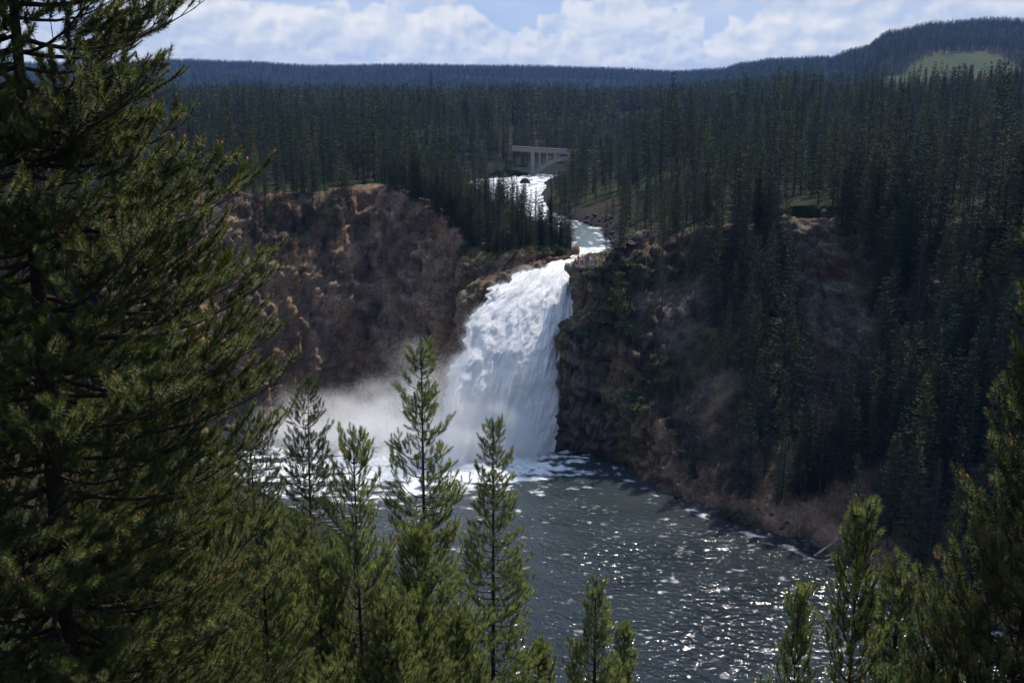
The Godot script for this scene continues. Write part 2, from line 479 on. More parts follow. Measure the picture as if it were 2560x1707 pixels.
func rock_shape(pos: PackedVector3Array, nu: int, nv: int, gully: float, strata: float, fine: float, is_right: bool) -> PackedColorArray:
	var nrm := normals_of(pos, nu, nv)
	var col := PackedColorArray()
	col.resize(nu * nv)
	for i in nu:
		for j in nv:
			var k := i * nv + j
			var p := pos[k]
			var n := nrm[k]
			var fade := smoothstep(0.0, 0.2, float(j) / nv)
			var g := 0.75 - 2.2 * absf(n_ridge.get_noise_3d(p.x * 1.9, p.y * 0.22, p.z * 1.9)) - 1.1 * absf(n_ridge.get_noise_3d(p.x * 6.0 + 70.0, p.y * 0.6, p.z * 6.0))
			var f0 := n_fbm.get_noise_3d(p.x * 3.0, p.y * 3.0, p.z * 3.0)
			var block := n_block.get_noise_3d(p.x * 6.0 + f0 * 4.0, p.y * (4.0 if is_right else 2.6) + f0 * 3.0, p.z * 6.0)
			var s := n_fbm.get_noise_3d(p.x * 0.9, p.y * 9.0 + p.x * 1.2, p.z * 0.9)
			var ce := n_cell.get_noise_3d(p.x * 7.0 + f0 * 6.0, p.y * 3.6, p.z * 7.0) + n_cell.get_noise_3d(p.x * 15.0, p.y * 9.0 + f0 * 8.0, p.z * 15.0) * 0.5
			var f := n_fbm.get_noise_3d(p.x * 8.0, p.y * 8.0, p.z * 8.0)
			var steep := 1.0 - smoothstep(0.55, 0.85, absf(n.y))
			var amt := g * gully * (0.35 + 0.65 * steep) + s * strata * steep + (ce * 0.7 + 0.4) * fine * (0.4 + 0.6 * steep) + (f * 0.5 + f0) * fine * (1.0 if is_right else 0.55) + (block * 0.75 + n_block.get_noise_3d(p.x * 15.0, p.y * 11.0, p.z * 15.0) * 0.28) * (0.3 + 0.7 * steep)
			var crag := 0.0
			if is_right:
				crag = smoothstep(5.5, 3.0, absf(p.x - 56.0 + 0.08 * (p.y - 33.0))) * smoothstep(20.0, 25.0, p.y) * smoothstep(46.0, 42.0, p.y)
				var step := n_cell.get_noise_3d(p.x * 2.2, p.y * 9.0 + p.x * 0.6, p.z * 2.2)
				amt += crag * (3.2 + 2.4 * step + 0.9 * (floor(p.y / 2.3 + f0) - p.y / 2.3 - f0) + 2.2 * n_fbm.get_noise_3d(p.x * 1.4, p.y * 6.0, 12.0))
			var lev: float = p.y / (3.4 if is_right else 4.6) + f0 * 1.6 + p.x * (0.03 if is_right else -0.05)
			var saw: float = lev - floor(lev)
			amt += steep * (0.95 if is_right else 0.5) * (smoothstep(0.0, 0.75, saw) * smoothstep(1.0, 0.9, saw) - 0.5) * smoothstep(-0.25, 0.2, s + 0.1)
			var crack_at := n_cell.get_noise_3d(p.x * 11.0 + f0 * 7.0, p.y * 4.0, p.z * 11.0) + 1.0
			var crack := smoothstep(0.16, 0.02, n_cell.get_noise_3d(p.x * 5.0 + f0 * 7.0, p.y * 2.2, p.z * 5.0) + 1.0)
			amt -= crack * 0.7 * steep + 0.3 * steep * smoothstep(0.14, 0.0, crack_at)
			pos[k] = p + n * amt * fade
			# what the surface is made of
			var t0 := n_fbm.get_noise_3d(p.x * 2.4 + 40.0, p.y * 0.35, p.z * 2.4)
			var t1 := n_fbm.get_noise_3d(p.x * 4.2, p.y * 0.8 + 90.0, p.z * 4.2)
			var t2 := n_fbm.get_noise_3d(p.x * 2.2 - 90.0, p.y * 2.0, p.z * 2.2)
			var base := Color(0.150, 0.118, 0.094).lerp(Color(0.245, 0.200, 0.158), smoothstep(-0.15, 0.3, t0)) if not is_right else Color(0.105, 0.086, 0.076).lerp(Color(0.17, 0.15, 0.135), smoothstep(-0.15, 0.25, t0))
			base = base.lerp(Color(0.27, 0.20, 0.12), smoothstep(0.15, 0.4, t1) * 0.7)
			base = base.lerp(Color(0.20, 0.115, 0.075), smoothstep(0.25, 0.45, t2) * 0.45)
			base = base.lerp(Color(0.065, 0.058, 0.055), smoothstep(0.05, 0.32, -t1) * 0.6)
			base = base.lerp(Color(0.33, 0.29, 0.25), smoothstep(0.3, 0.5, t0 + s * 0.4) * 0.5)
			var green := smoothstep(0.02, 0.24, n_fbm.get_noise_3d(p.x * 2.0, p.y * 2.0 + 200.0, p.z * 2.0) + (n.y - 0.35) * 0.35)
			if not is_right:
				green *= smoothstep(-14.0, 0.0, p.x) + 0.45 * smoothstep(0.86, 0.6, float(j) / nv) * smoothstep(0.3, 0.1, float(j) / nv)
			else:
				green *= 0.75 * smoothstep(12.0, 17.0, p.x)
			base = base.lerp(Color(0.055, 0.085, 0.022), clampf(green, 0.0, 1.0) * 0.85)
			if crag > 0.0:
				base = base.lerp(Color(0.20, 0.185, 0.17).lerp(Color(0.15, 0.085, 0.06), smoothstep(0.0, 0.3, -s)), crag * 0.85)
			if is_right and p.x > 20.0:
				var dirt := smoothstep(0.6, 0.86, float(j) / nv) * smoothstep(66.0, 46.0, p.x) * smoothstep(-0.2, 0.15, t0 + 0.1)
				base = base.lerp(Color(0.36, 0.25, 0.175), dirt * 0.85)
			# wet, dark stone by the water
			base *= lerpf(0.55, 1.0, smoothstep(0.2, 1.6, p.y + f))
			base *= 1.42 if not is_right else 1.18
			var mottle := 1.0 + 0.5 * n_fbm.get_noise_3d(p.x * 13.0, p.y * (6.0 if is_right else 2.2), p.z * 13.0) + 0.22 * block
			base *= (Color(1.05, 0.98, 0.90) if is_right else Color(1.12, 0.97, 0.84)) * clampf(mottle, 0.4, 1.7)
			base.a = 1.0
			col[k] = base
	return col

func make_cliffs() -> void:
	var left := wall_points([
		[[-84, 43, 196], [-76, 45, 190], [-73, 30, 187], [-71, 12, 185], [-70, -3, 183]],
		[[-80, 44, 212], [-71.2, 46.6, 203], [-69, 32, 199], [-68, 13, 196], [-67, -3, 194]],
		[[-74, 45, 236], [-66, 47, 226], [-64.5, 31, 218], [-63, 12, 211], [-62, -3, 207]],
		[[-60, 44, 250], [-55.6, 45.8, 239], [-54, 31, 229], [-53, 12, 220], [-52, -3, 215]],
		[[-44, 44, 256], [-42.1, 46.3, 245], [-41, 30, 234], [-40, 12, 225], [-39, -3, 219]],
		[[-30, 45, 258], [-30.2, 47.2, 247], [-29, 31, 236], [-27.5, 13, 226], [-26, -3, 220]],
		[[-16, 41, 252], [-20.8, 44.5, 243], [-19.5, 30, 231], [-17.5, 14, 221], [-16, -3, 215]],
		[[-7, 37, 246], [-13.1, 39.6, 236.5], [-13, 28, 223], [-12.3, 14, 210], [-11.5, -3, 206]],
		[[-2, 35, 241], [-8.1, 37.0, 229], [-8.6, 31, 218], [-8.8, 21, 207], [-8, -3, 206]],
		[[4, 34, 236], [-3.3, 35.6, 222], [-4.6, 31.6, 213], [-4.9, 26.4, 208.6], [-3, -3, 207.5]],
		[[7, 34, 236], [1.4, 37.3, 219.5], [-0.3, 33.5, 214.5], [0.2, 29.6, 212.5], [1, -3, 211]],
		[[10, 34, 238], [6.9, 36.9, 224], [5.4, 34, 220.5], [5.6, 30.8, 219.5], [6, -3, 219]],
		[[12, 33.5, 243], [12.6, 34.9, 233], [11.9, 33.8, 230.5], [11.8, 31, 230], [12, -3, 229]],
		[[12.2, 32, 250], [12.5, 34.4, 246], [12.8, 33.4, 245], [13, 31, 244], [13, -3, 243]]])
	var nu := 330
	var nv := 150
	var pos := loft(left, nu, nv)
	left_pos = pos
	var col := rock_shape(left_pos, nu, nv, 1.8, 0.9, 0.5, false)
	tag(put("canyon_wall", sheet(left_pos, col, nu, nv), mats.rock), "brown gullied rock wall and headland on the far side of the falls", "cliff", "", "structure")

	var right := wall_points([
		[[32, 33, 246], [22.5, 34.2, 242], [22, 29, 240], [21, 20, 238], [20, 10, 236], [19, -3, 235]],
		[[30, 34, 238], [21.0, 35.2, 233], [20, 30, 231], [19.2, 20, 229], [18.4, 10, 227], [17.5, -3, 226]],
		[[22, 34.5, 222], [13.8, 35.0, 216], [13.2, 28, 214], [12.6, 20, 212.5], [12, 9, 211.5], [11.5, -3, 211]],
		[[18, 34.6, 210], [12.2, 35.2, 205], [11.5, 25.6, 203.2], [8.9, 23.6, 200.3], [8.6, 9, 199.2], [8.1, -3, 200]],
		[[18, 34.8, 208], [13.4, 35.3, 201.4], [12.8, 26, 200], [10.6, 22, 197.6], [10.4, 9, 196.6], [10.6, -3, 198]],
		[[19, 34.9, 208], [16.6, 35.4, 200.6], [16.2, 27, 198.4], [15.2, 20, 196], [15.3, 8, 194.6], [16, -3, 194.6]],
		[[22, 37, 210], [18.8, 38.3, 203], [19, 29, 198], [18.6, 18, 193.6], [18.8, 7, 190.4], [19, -3, 189]],
		[[29, 38.5, 218], [25.2, 40.8, 210], [24, 31, 201], [23.4, 20, 192], [23.4, 7, 183], [23.8, -3, 176.6]],
		[[39, 39, 221], [36.7, 41.4, 212.5], [34, 32, 202], [32, 20, 190], [31, 6, 176], [29.6, -3, 164.6]],
		[[53, 40, 217], [48.7, 42.4, 209], [45.8, 32, 197], [43.4, 20, 182], [40, 6, 165], [36, -3, 155.6]],
		[[65, 42, 208], [59, 44.6, 200.5], [56.6, 37, 193], [53.4, 22.5, 180], [48, 6, 161], [44, -3, 146.6]],
		[[75, 42, 199], [67.7, 45, 191], [64, 34, 178], [60, 19, 161], [54.4, 6, 145], [50.4, -3, 137]],
		[[84, 44, 181], [76.6, 46.4, 175], [72, 34, 162], [67, 20, 147], [61, 6, 133], [56, -3, 129]],
		[[94, 46, 160], [84, 48.4, 155], [79, 35, 143], [73, 20, 131], [67, 6, 121], [61, -3, 118]],
		[[110, 48, 131], [100, 50.4, 125], [94, 36, 115], [87, 20, 105], [80, 6, 98], [75, -3, 95]],
		[[136, 50, 89], [125, 52.4, 85], [117, 36, 78], [108, 20, 70], [100, 6, 64], [94, -3, 60]]])
	slope_pos = loft(right, SU, SV)
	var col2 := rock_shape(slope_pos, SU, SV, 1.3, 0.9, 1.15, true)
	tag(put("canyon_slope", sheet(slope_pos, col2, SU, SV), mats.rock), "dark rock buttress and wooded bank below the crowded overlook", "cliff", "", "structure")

func on_slope(u: float, v: float) -> Vector3:   # u along the right bank (0 to 1), v down it
	return slope_pos[clampi(int(u * (SU - 1)), 0, SU - 1) * SV + clampi(int(v * (SV - 1)), 0, SV - 1)]

func slope_at(x: float, d: float) -> Vector3:   # the point of the right bank nearest to a spot on the map
	var best := Vector3.ZERO
	var q := 1e9
	for i in range(0, SU, 2):
		for j in range(24, SV, 2):
			var p := slope_pos[i * SV + j]
			var e := (p.x - x) * (p.x - x) + (p.z + d) * (p.z + d)
			if e < q:
				q = e
				best = p
	return best

# ---------------------------------------------------------------- water
func make_water() -> void:
	# the pool below the falls
	var x0 := -62.0
	var x1 := 74.0
	var d0 := 92.0
	var d1 := 216.0
	var st := 0.3
	var nu := int((x1 - x0) / st)
	var nv := int((d1 - d0) / st)
	var pos := PackedVector3Array()
	var col := PackedColorArray()
	pos.resize(nu * nv)
	col.resize(nu * nv)
	var base := Vector2(-2.0, 193.0)
	for i in nu:
		for j in nv:
			var x := x0 + i * st
			var d := d0 + j * st
			var q := Vector2(x, d)
			var fall := maxf(0.0, Vector2((x + 8.0) * 0.72, d - 194.0).length())
			var near := smoothstep(23.0, 6.0, fall)
			var left_run := smoothstep(30.0, 4.0, Vector2((x + 32.0) * 0.55, d - 186.0).length())
			var calm := 0.75 + 1.1 * n_low.get_noise_3d(x * 4.0, 19.0, d * 6.0) + 0.5 * n_low.get_noise_3d(x * 14.0, 29.0, d * 20.0)
			var chop := (n_fbm.get_noise_3d(x * 20.0, 3.0, d * 29.0) * 0.25 + n_low.get_noise_3d(x * 85.0, 9.0, d * 115.0) * 0.085) * clampf(calm, 0.25, 1.5)
			chop += n_fbm.get_noise_3d(x * 4.0, 30.0, d * 6.0) * (0.14 + 0.9 * near + 0.5 * left_run)
			pos[i * nv + j] = Vector3(x, chop, -d)
			var c := Color(0.013, 0.018, 0.019)
			c = c.lerp(Color(0.040, 0.051, 0.054), clampf(0.05 + 0.6 * smoothstep(75.0, 25.0, fall) + 0.5 * n_fbm.get_noise_3d(x * 1.5, 77.0, d * 2.5), 0.0, 1.0))
			var f := n_fbm.get_noise_3d(x * 5.0, 50.0, d * 9.0)
			var foam := smoothstep(-0.22, 0.36, f - 0.66 + 0.98 * near + 0.75 * left_run + 0.5 * n_fbm.get_noise_3d(x * 22.0, 8.0, d * 30.0))
			# foam along the rocky bank
			if x > 12.0:
				var e := edge_bank(x)
				foam = maxf(foam, smoothstep(2.2, 0.4, absf(d - e + 1.6)) * smoothstep(0.05, 0.3, f) * 0.7)
			c = c.lerp(Color(0.80, 0.84, 0.85), foam)
			col[i * nv + j] = c
	tag(put("water", sheet(pos, col, nu, nv), mats.water), "choppy grey green pool below the waterfall", "water", "", "structure")

	# the river above the falls
	var cols := []
	for s in [-1.25, -0.7, -0.25, 0.25, 0.7, 1.25]:
		var row := PackedVector3Array()
		for k in range(11, -1, -1):
			var a: Array = river[maxi(k - 1, 0)]
			var b: Array = river[mini(k + 1, river.size() - 1)]
			var t := (Vector2(b[0], b[1]) - Vector2(a[0], a[1])).normalized()
			var o: Vector2 = Vector2(river[k][0], river[k][1]) + Vector2(t.y, -t.x) * s * river[k][3]
			row.append(Vector3(o.x, river[k][2], -o.y))
		cols.append(row)
	nu = 60
	nv = 760
	pos = loft(cols, nu, nv)
	col = PackedColorArray()
	col.resize(nu * nv)
	for k in nu * nv:
		var p := pos[k]
		var d := -p.z
		var rough := smoothstep(296.0, 320.0, d) + smoothstep(254.0, 238.0, d) * 0.9
		var f := n_fbm.get_noise_3d(p.x * 7.0, 10.0, p.z * 4.0)
		var g := n_fbm.get_noise_3d(p.x * 16.0, 40.0, p.z * 9.0)
		pos[k].y += f * (0.2 + 0.55 * rough) + g * (0.12 + 0.2 * rough)
		var c := Color(0.075, 0.10, 0.105).lerp(Color(0.12, 0.16, 0.16), 0.5 + g)
		var foam := smoothstep(0.1, 0.42, f * 0.8 + g * 0.5 + rough * 0.42 - 0.02)
		foam = maxf(foam, smoothstep(243.0, 240.5, d) * smoothstep(233.0, 236.0, d) * 0.95)
		col[k] = c.lerp(Color(0.82, 0.85, 0.87), foam)
	tag(put("river", sheet(pos, col, nu, nv), mats.river_water), "river with white rapids winding down from the bridge", "river", "", "structure")

	# the falls: four lines that follow the water down, left edge to right edge
	var l := [[12.0, 34.2, 243], [11.4, 34.0, 236.5], [8.5, 33.4, 227], [4.0, 32.5, 220.5], [0.2, 31.9, 214], [-3.6, 29.8, 208.5], [-7.0, 27.0, 204.5], [-9.0, 23.4, 200.6], [-11.0, 18.6, 197], [-12.8, 13.0, 193.4], [-14.4, 6.0, 190], [-15.6, -1.2, 187]]
	var r := [[22.6, 34.2, 243], [21.8, 34.0, 236.5], [18.5, 33.9, 227], [15.5, 33.4, 219], [14.0, 31.6, 212.5], [13.4, 28.6, 208.6], [13.0, 24.6, 205.6], [12.4, 20.2, 203.4], [11.6, 15.4, 201.4], [10.4, 9.6, 200.2], [9.2, 4.0, 199.0], [8.0, -1.2, 198]]
	var lines := []
	for s in 5:
		var row := PackedVector3Array()
		var t := s / 4.0
		for k in l.size():
			var a := Vector3(l[k][0], l[k][1], -l[k][2])
			var b := Vector3(r[k][0], r[k][1], -r[k][2])
			var bulge := sin(PI * t) * smoothstep(3.0, 8.0, float(k)) * 1.6
			var lip := sin(PI * t) * smoothstep(2.0, 4.0, float(k)) * smoothstep(7.0, 4.0, float(k)) * 0.9
			row.append(a.lerp(b, t) + Vector3(0.3 * bulge, lip, bulge))
		lines.append(row)
	nu = 190
	nv = 420
	pos = loft(lines, nu, nv)
	var nrm := normals_of(pos, nu, nv)
	col = PackedColorArray()
	col.resize(nu * nv)
	for i in nu:
		for j in nv:
			var k := i * nv + j
			var u := float(i) / nu * 22.0
			var w := float(j) / nv * 56.0
			var v01 := float(j) / nv
			var drop := smoothstep(0.32, 0.55, v01)
			var lump := n_fbm.get_noise_3d(u * 4.6, w * lerpf(2.2, 1.2, drop), 5.0)
			var streak := n_fbm.get_noise_3d(u * 12.0, w * 1.5, 25.0)
			var fine := n_fbm.get_noise_3d(u * 22.0, w * 7.0, 45.0)
			var clot := n_fbm.get_noise_3d(u * 9.0, w * 5.0, 85.0)
			var ridge := 1.0 - absf(n_ridge.get_noise_3d(u * 2.6, w * 2.0, 65.0))
			var amt := lump * (0.5 + 0.3 * drop) + streak * 0.5 + fine * 0.34 + clot * 0.65 * smoothstep(0.15, 0.3, v01) + (ridge - 0.7) * 0.4 * smoothstep(0.22, 0.4, v01)
			var edge := minf(i, nu - 1 - i) / float(nu)
			pos[k] += nrm[k] * amt * smoothstep(0.0, 0.05, edge) * smoothstep(0.06, 0.2, v01)
			var torn := smoothstep(0.16, 0.0, float(i) / nu) * smoothstep(0.3, 0.42, v01)
			pos[k] += Vector3(-1.0, 0.2, 0.3) * torn * (n_fbm.get_noise_3d(3.0, w * 5.0, 130.0) * 3.4 + fine * 1.6)
			var c := Color(0.94, 0.945, 0.945)
			var green := smoothstep(0.02, 0.35, -lump + 0.1 * fine) * lerpf(0.5, 0.12, drop)
			c = c.lerp(Color(0.42, 0.50, 0.47), green)
			var thin := smoothstep(0.1, 0.4, -streak) * 0.22 * drop
			c = c.lerp(Color(0.45, 0.46, 0.50), thin)
			# clear water slides towards the lip before it breaks
			var glass := smoothstep(0.33, 0.2, v01) * smoothstep(0.1, 0.14, v01) * smoothstep(-0.05, 0.25, 0.18 - fine * 0.7 - lump * 0.5)
			c = c.lerp(Color(0.13, 0.19, 0.18), clampf(glass, 0.0, 0.6))
			col[k] = c
	tag(put("waterfall", sheet(pos, col, nu, nv), mats.white_water), "broad white waterfall plunging between the two rock walls", "waterfall", "", "structure")
	fall_pos = pos
	fall_nrm = nrm
	make_mist()

func edge_bank(x: float) -> float:   # where the right bank meets the water
	var pts := [[8.5, 202.0], [13.1, 199.3], [18.5, 192.0], [19.3, 185.0], [24.4, 175.6], [30.3, 166.1], [35.7, 157.5], [41.2, 152.2], [45.1, 147.2], [47.9, 141.8], [53.1, 134.0], [59.5, 125.7], [70.0, 112.0], [90.0, 90.0]]
	for i in pts.size() - 1:
		if x <= pts[i + 1][0]:
			return lerpf(pts[i][1], pts[i + 1][1], clampf((x - pts[i][0]) / (pts[i + 1][0] - pts[i][0]), 0.0, 1.0))
	return 90.0

func make_mist() -> void:
	var m := StandardMaterial3D.new()
	m.resource_name = "spray"
	m.albedo_color = Color(0.97, 0.975, 0.98)
	m.roughness = 1.0
	m.metallic_specular = 0.0
	m.backlight_enabled = true
	m.backlight = Color(1, 1, 1)
	rng.seed = 5
	var puffs := []
	for k in 4:   # a puff of flying drops, thinning outwards
		var mb := MB.new()
		for j in 4200:
			var c := Vector3(rng.randfn(), rng.randfn(), rng.randfn()) * 0.42
			var u := Vector3(rng.randfn(), rng.randfn(), rng.randfn()).normalized() * 0.0072
			var w := u.cross(Vector3(rng.randfn(), rng.randfn(), rng.randfn())).normalized() * 0.0072
			mb.tri(c - u, c + u * 0.6 + w, c + u * 0.6 - w, Color.WHITE)
		puffs.append(mb.mesh())
	var lists := [[], [], [], []]
	for k in 660:
		var p: Vector3
		var r: float
		if k < 330:      # where the falls strike the pool
			var t := rng.randf()
			p = Vector3(lerpf(-19, 4, t), absf(rng.randfn()) * lerpf(6.5, 4.0, t), -lerpf(189.5, 197.0, t) + rng.randf_range(-2.0, 5.0))
			r = rng.randf_range(1.6, 3.6)
		elif k < 610:    # drifting away to the left, low over the water
			var t := pow(rng.randf(), 1.15)
			p = Vector3(lerpf(-13, -50, t) + rng.randfn() * 2.0, absf(rng.randfn()) * lerpf(8.0, 1.8, t), -lerpf(193, 207, t) + rng.randf_range(-9, 7))
			r = rng.randf_range(2.2, 4.6)
		else:            # plumes thrown up in front of the dark wall
			var t := rng.randf()
			p = Vector3(lerpf(-15, -34, t) + rng.randfn(), lerpf(9.0, 2.5, t) * rng.randf(), -lerpf(196, 206, t) + rng.randf_range(-4, 3))
			r = rng.randf_range(2.0, 4.0)
		var b := Basis(Vector3(rng.randfn(), rng.randfn(), rng.randfn()).normalized(), rng.randf() * TAU) * Basis.from_scale(Vector3.ONE * r)
		lists[k % 4].append(Transform3D(Basis.from_scale(Vector3(1.15, 0.85, 1.0)) * b, p))
	var top := thing("mist", Vector3.ZERO, "white spray billowing from the foot of the waterfall", "mist")
	top.set_meta("kind", "stuff")
	for k in 520:
		var i := rng.randi_range(4, 168)
		var j := rng.randi_range(130, 410)
		if rng.randf() < 0.3: i = rng.randi_range(0, 14)
		var p := fall_pos[i * 420 + j] + fall_nrm[i * 420 + j] * rng.randf_range(-0.2, 0.5)
		var r := rng.randf_range(0.5, 1.3) * (1.0 + 0.9 * smoothstep(200.0, 410.0, float(j)))
		lists[k % 4].append(Transform3D(Basis(Vector3(rng.randfn(), rng.randfn(), rng.randfn()).normalized(), rng.randf() * TAU) * Basis.from_scale(Vector3.ONE * r), p))
	for k in 4:
		scatter("spray", puffs[k], lists[k], top, m)

# ---------------------------------------------------------------- conifers seen from afar
func conifer(seed_n: int, kind: String, far := false) -> Array:   # [trunk, crown], 18 m tall
	var r := RandomNumberGenerator.new()
	r.seed = seed_n
	var h := 18.0
	var trunk := MB.new()
	var crown := MB.new()
	var bark := Color(0.13, 0.10, 0.08)
	var leaf := Color(0.042, 0.062, 0.026)
	var wide := 2.5
	var start := 0.22
	var power := 0.85
	match kind:
		"pine":
			leaf = Color(0.030, 0.060, 0.030).lerp(Color(0.064, 0.086, 0.028), r.randf()) * r.randf_range(0.75, 1.25)
			leaf.a = 1.0
			start = r.randf_range(0.06, 0.26)
			wide = r.randf_range(2.2, 3.7)
		"spruce":
			leaf = Color(0.020, 0.045, 0.030)
			start = 0.05
			wide = 2.5
			power = 0.95
		"grey":
			leaf = Color(0.060, 0.060, 0.046)
			bark = Color(0.13, 0.12, 0.105)
			start = 0.12
			wide = 1.5
			power = 0.6
	var lean := Vector3(r.randf_range(-0.35, 0.35), 0, r.randf_range(-0.35, 0.35))
	var path := PackedVector3Array()
	var rad := PackedFloat32Array()
	for i in 7:
		var t := i / 6.0
		path.append(Vector3(0, h * t - 0.6 * (1.0 - t), 0) + lean * sin(t * 3.0) + lean * 0.3 * t)
		rad.append(lerpf(0.21, 0.02, pow(t, 0.8)))
	trunk.tube(path, rad, 4 if far else 6, bark, 0.08, seed_n)
	var whorls := 13 if far else 30
	for wi in whorls:
		var t := start + (1.0 - start) * (wi + r.randf() * 0.7) / whorls
		var c0 := path[mini(int(t * 6.0), 5)].lerp(path[mini(int(t * 6.0), 5) + 1], t * 6.0 - int(t * 6.0)) if t < 1.0 else path[6]
		var span := (t - start) / (1.0 - start)
		var reach := wide * pow(1.0 - span, power) * smoothstep(-0.25, 0.2, span) + 0.22
		var nb := r.randi_range(3, 4) if far else r.randi_range(4, 6)
		for b in nb:
			if kind != "spruce" and r.randf() < 0.12: continue
			var a := TAU * (b + r.randf() * 0.8) / nb + wi * 1.3
			var len := reach * r.randf_range(0.55, 1.15)
			var rise := lerpf(-0.25, 0.75, span) + r.randf_range(-0.15, 0.15)
			if kind == "spruce": rise -= 0.35
			var dir := Vector3(cos(a), rise, sin(a)).normalized()
			var bare := kind == "grey" and r.randf() < 0.62
			if not far:
				var e := c0 + dir * len * 0.9
				trunk.tri(c0 + Vector3(0, 0.05, 0), c0 - Vector3(0, 0.05, 0), e, bark)
				if bare:
					for q in 3:
						var m := c0.lerp(e, 0.4 + 0.2 * q)
						trunk.tri(m, m + Vector3(0, 0.06, 0.03), m + (dir + Vector3(r.randf_range(-1, 1), r.randf_range(-0.4, 0.3), r.randf_range(-1, 1))).normalized() * 0.5, bark)
			if bare and r.randf() < 0.8: continue
			var step := 0.9 if far else 0.42
			var s := 0.35
			while s < len + 0.12:
				var at := c0 + dir * s + Vector3(0, -0.05 * s * s if kind == "spruce" else 0.05 * s * s, 0)
				var tone := r.randf_range(0.62, 1.35)
				var lc := Color(leaf.r * tone * r.randf_range(0.9, 1.15), leaf.g * tone, leaf.b * tone)
				var blades := 4 if far else 6
				var big := 0.72 if far else 0.40
				for q in blades:
					var o := (dir * 0.75 + Vector3(r.randf_range(-1, 1), r.randf_range(-0.35, 0.9), r.randf_range(-1, 1))).normalized()
					var sd := o.cross(Vector3(r.randf_range(-1, 1), r.randf_range(-1, 1), r.randf_range(-1, 1))).normalized()
					var ln := big * r.randf_range(0.7, 1.25)
					var wd := big * (0.30 if far else 0.22)
					var p0 := at - o * ln * 0.3
					crown.tri(p0 - sd * wd * 0.5, p0 + sd * wd * 0.5 + o * ln * 0.25, at + o * ln, lc)
					crown.tri(p0 + sd * wd * 0.5, at + o * ln * 0.9 - sd * wd * 0.6, p0 - sd * wd * 0.2 + o * 0.1, lc)
				s += step * r.randf_range(0.7, 1.2)
	# the leader
	for q in 6:
		var p := path[6] - Vector3(0, q * 0.16, 0)
		var o := Vector3(r.randf_range(-0.4, 0.4), 1, r.randf_range(-0.4, 0.4)).normalized() * 0.34
		crown.tri(p + Vector3(0.07, 0, 0), p - Vector3(0.07, 0, 0.03), p + o, leaf)
	return [trunk.mesh(), crown.mesh(), leaf]

func joined(parts: Array) -> ArrayMesh:   # trunk and crown in one mesh of two surfaces
	var m := ArrayMesh.new()
	for p in parts.slice(0, 2):
		m.add_surface_from_arrays(Mesh.PRIMITIVE_TRIANGLES, p.surface_get_arrays(0))
	m.surface_set_material(0, mats.deadwood)
	m.surface_set_material(1, mats.forest_needles)
	return m

func pixel(p: Vector3) -> Vector3:   # where the camera sees a point: across and down the picture, from 0 to 1, and how far ahead
	var q := p - Vector3(0, CAM_Y, 0)
	var a := deg_to_rad(11.7)
	var f := -q.y * sin(a) - q.z * cos(a)
	var u := q.y * cos(a) - q.z * sin(a)
	return Vector3(0.5 + 2450.0 / 2352.0 * q.x / maxf(f, 0.1), 0.5 - 2450.0 / 1568.0 * u / maxf(f, 0.1), f)

var protos := {}

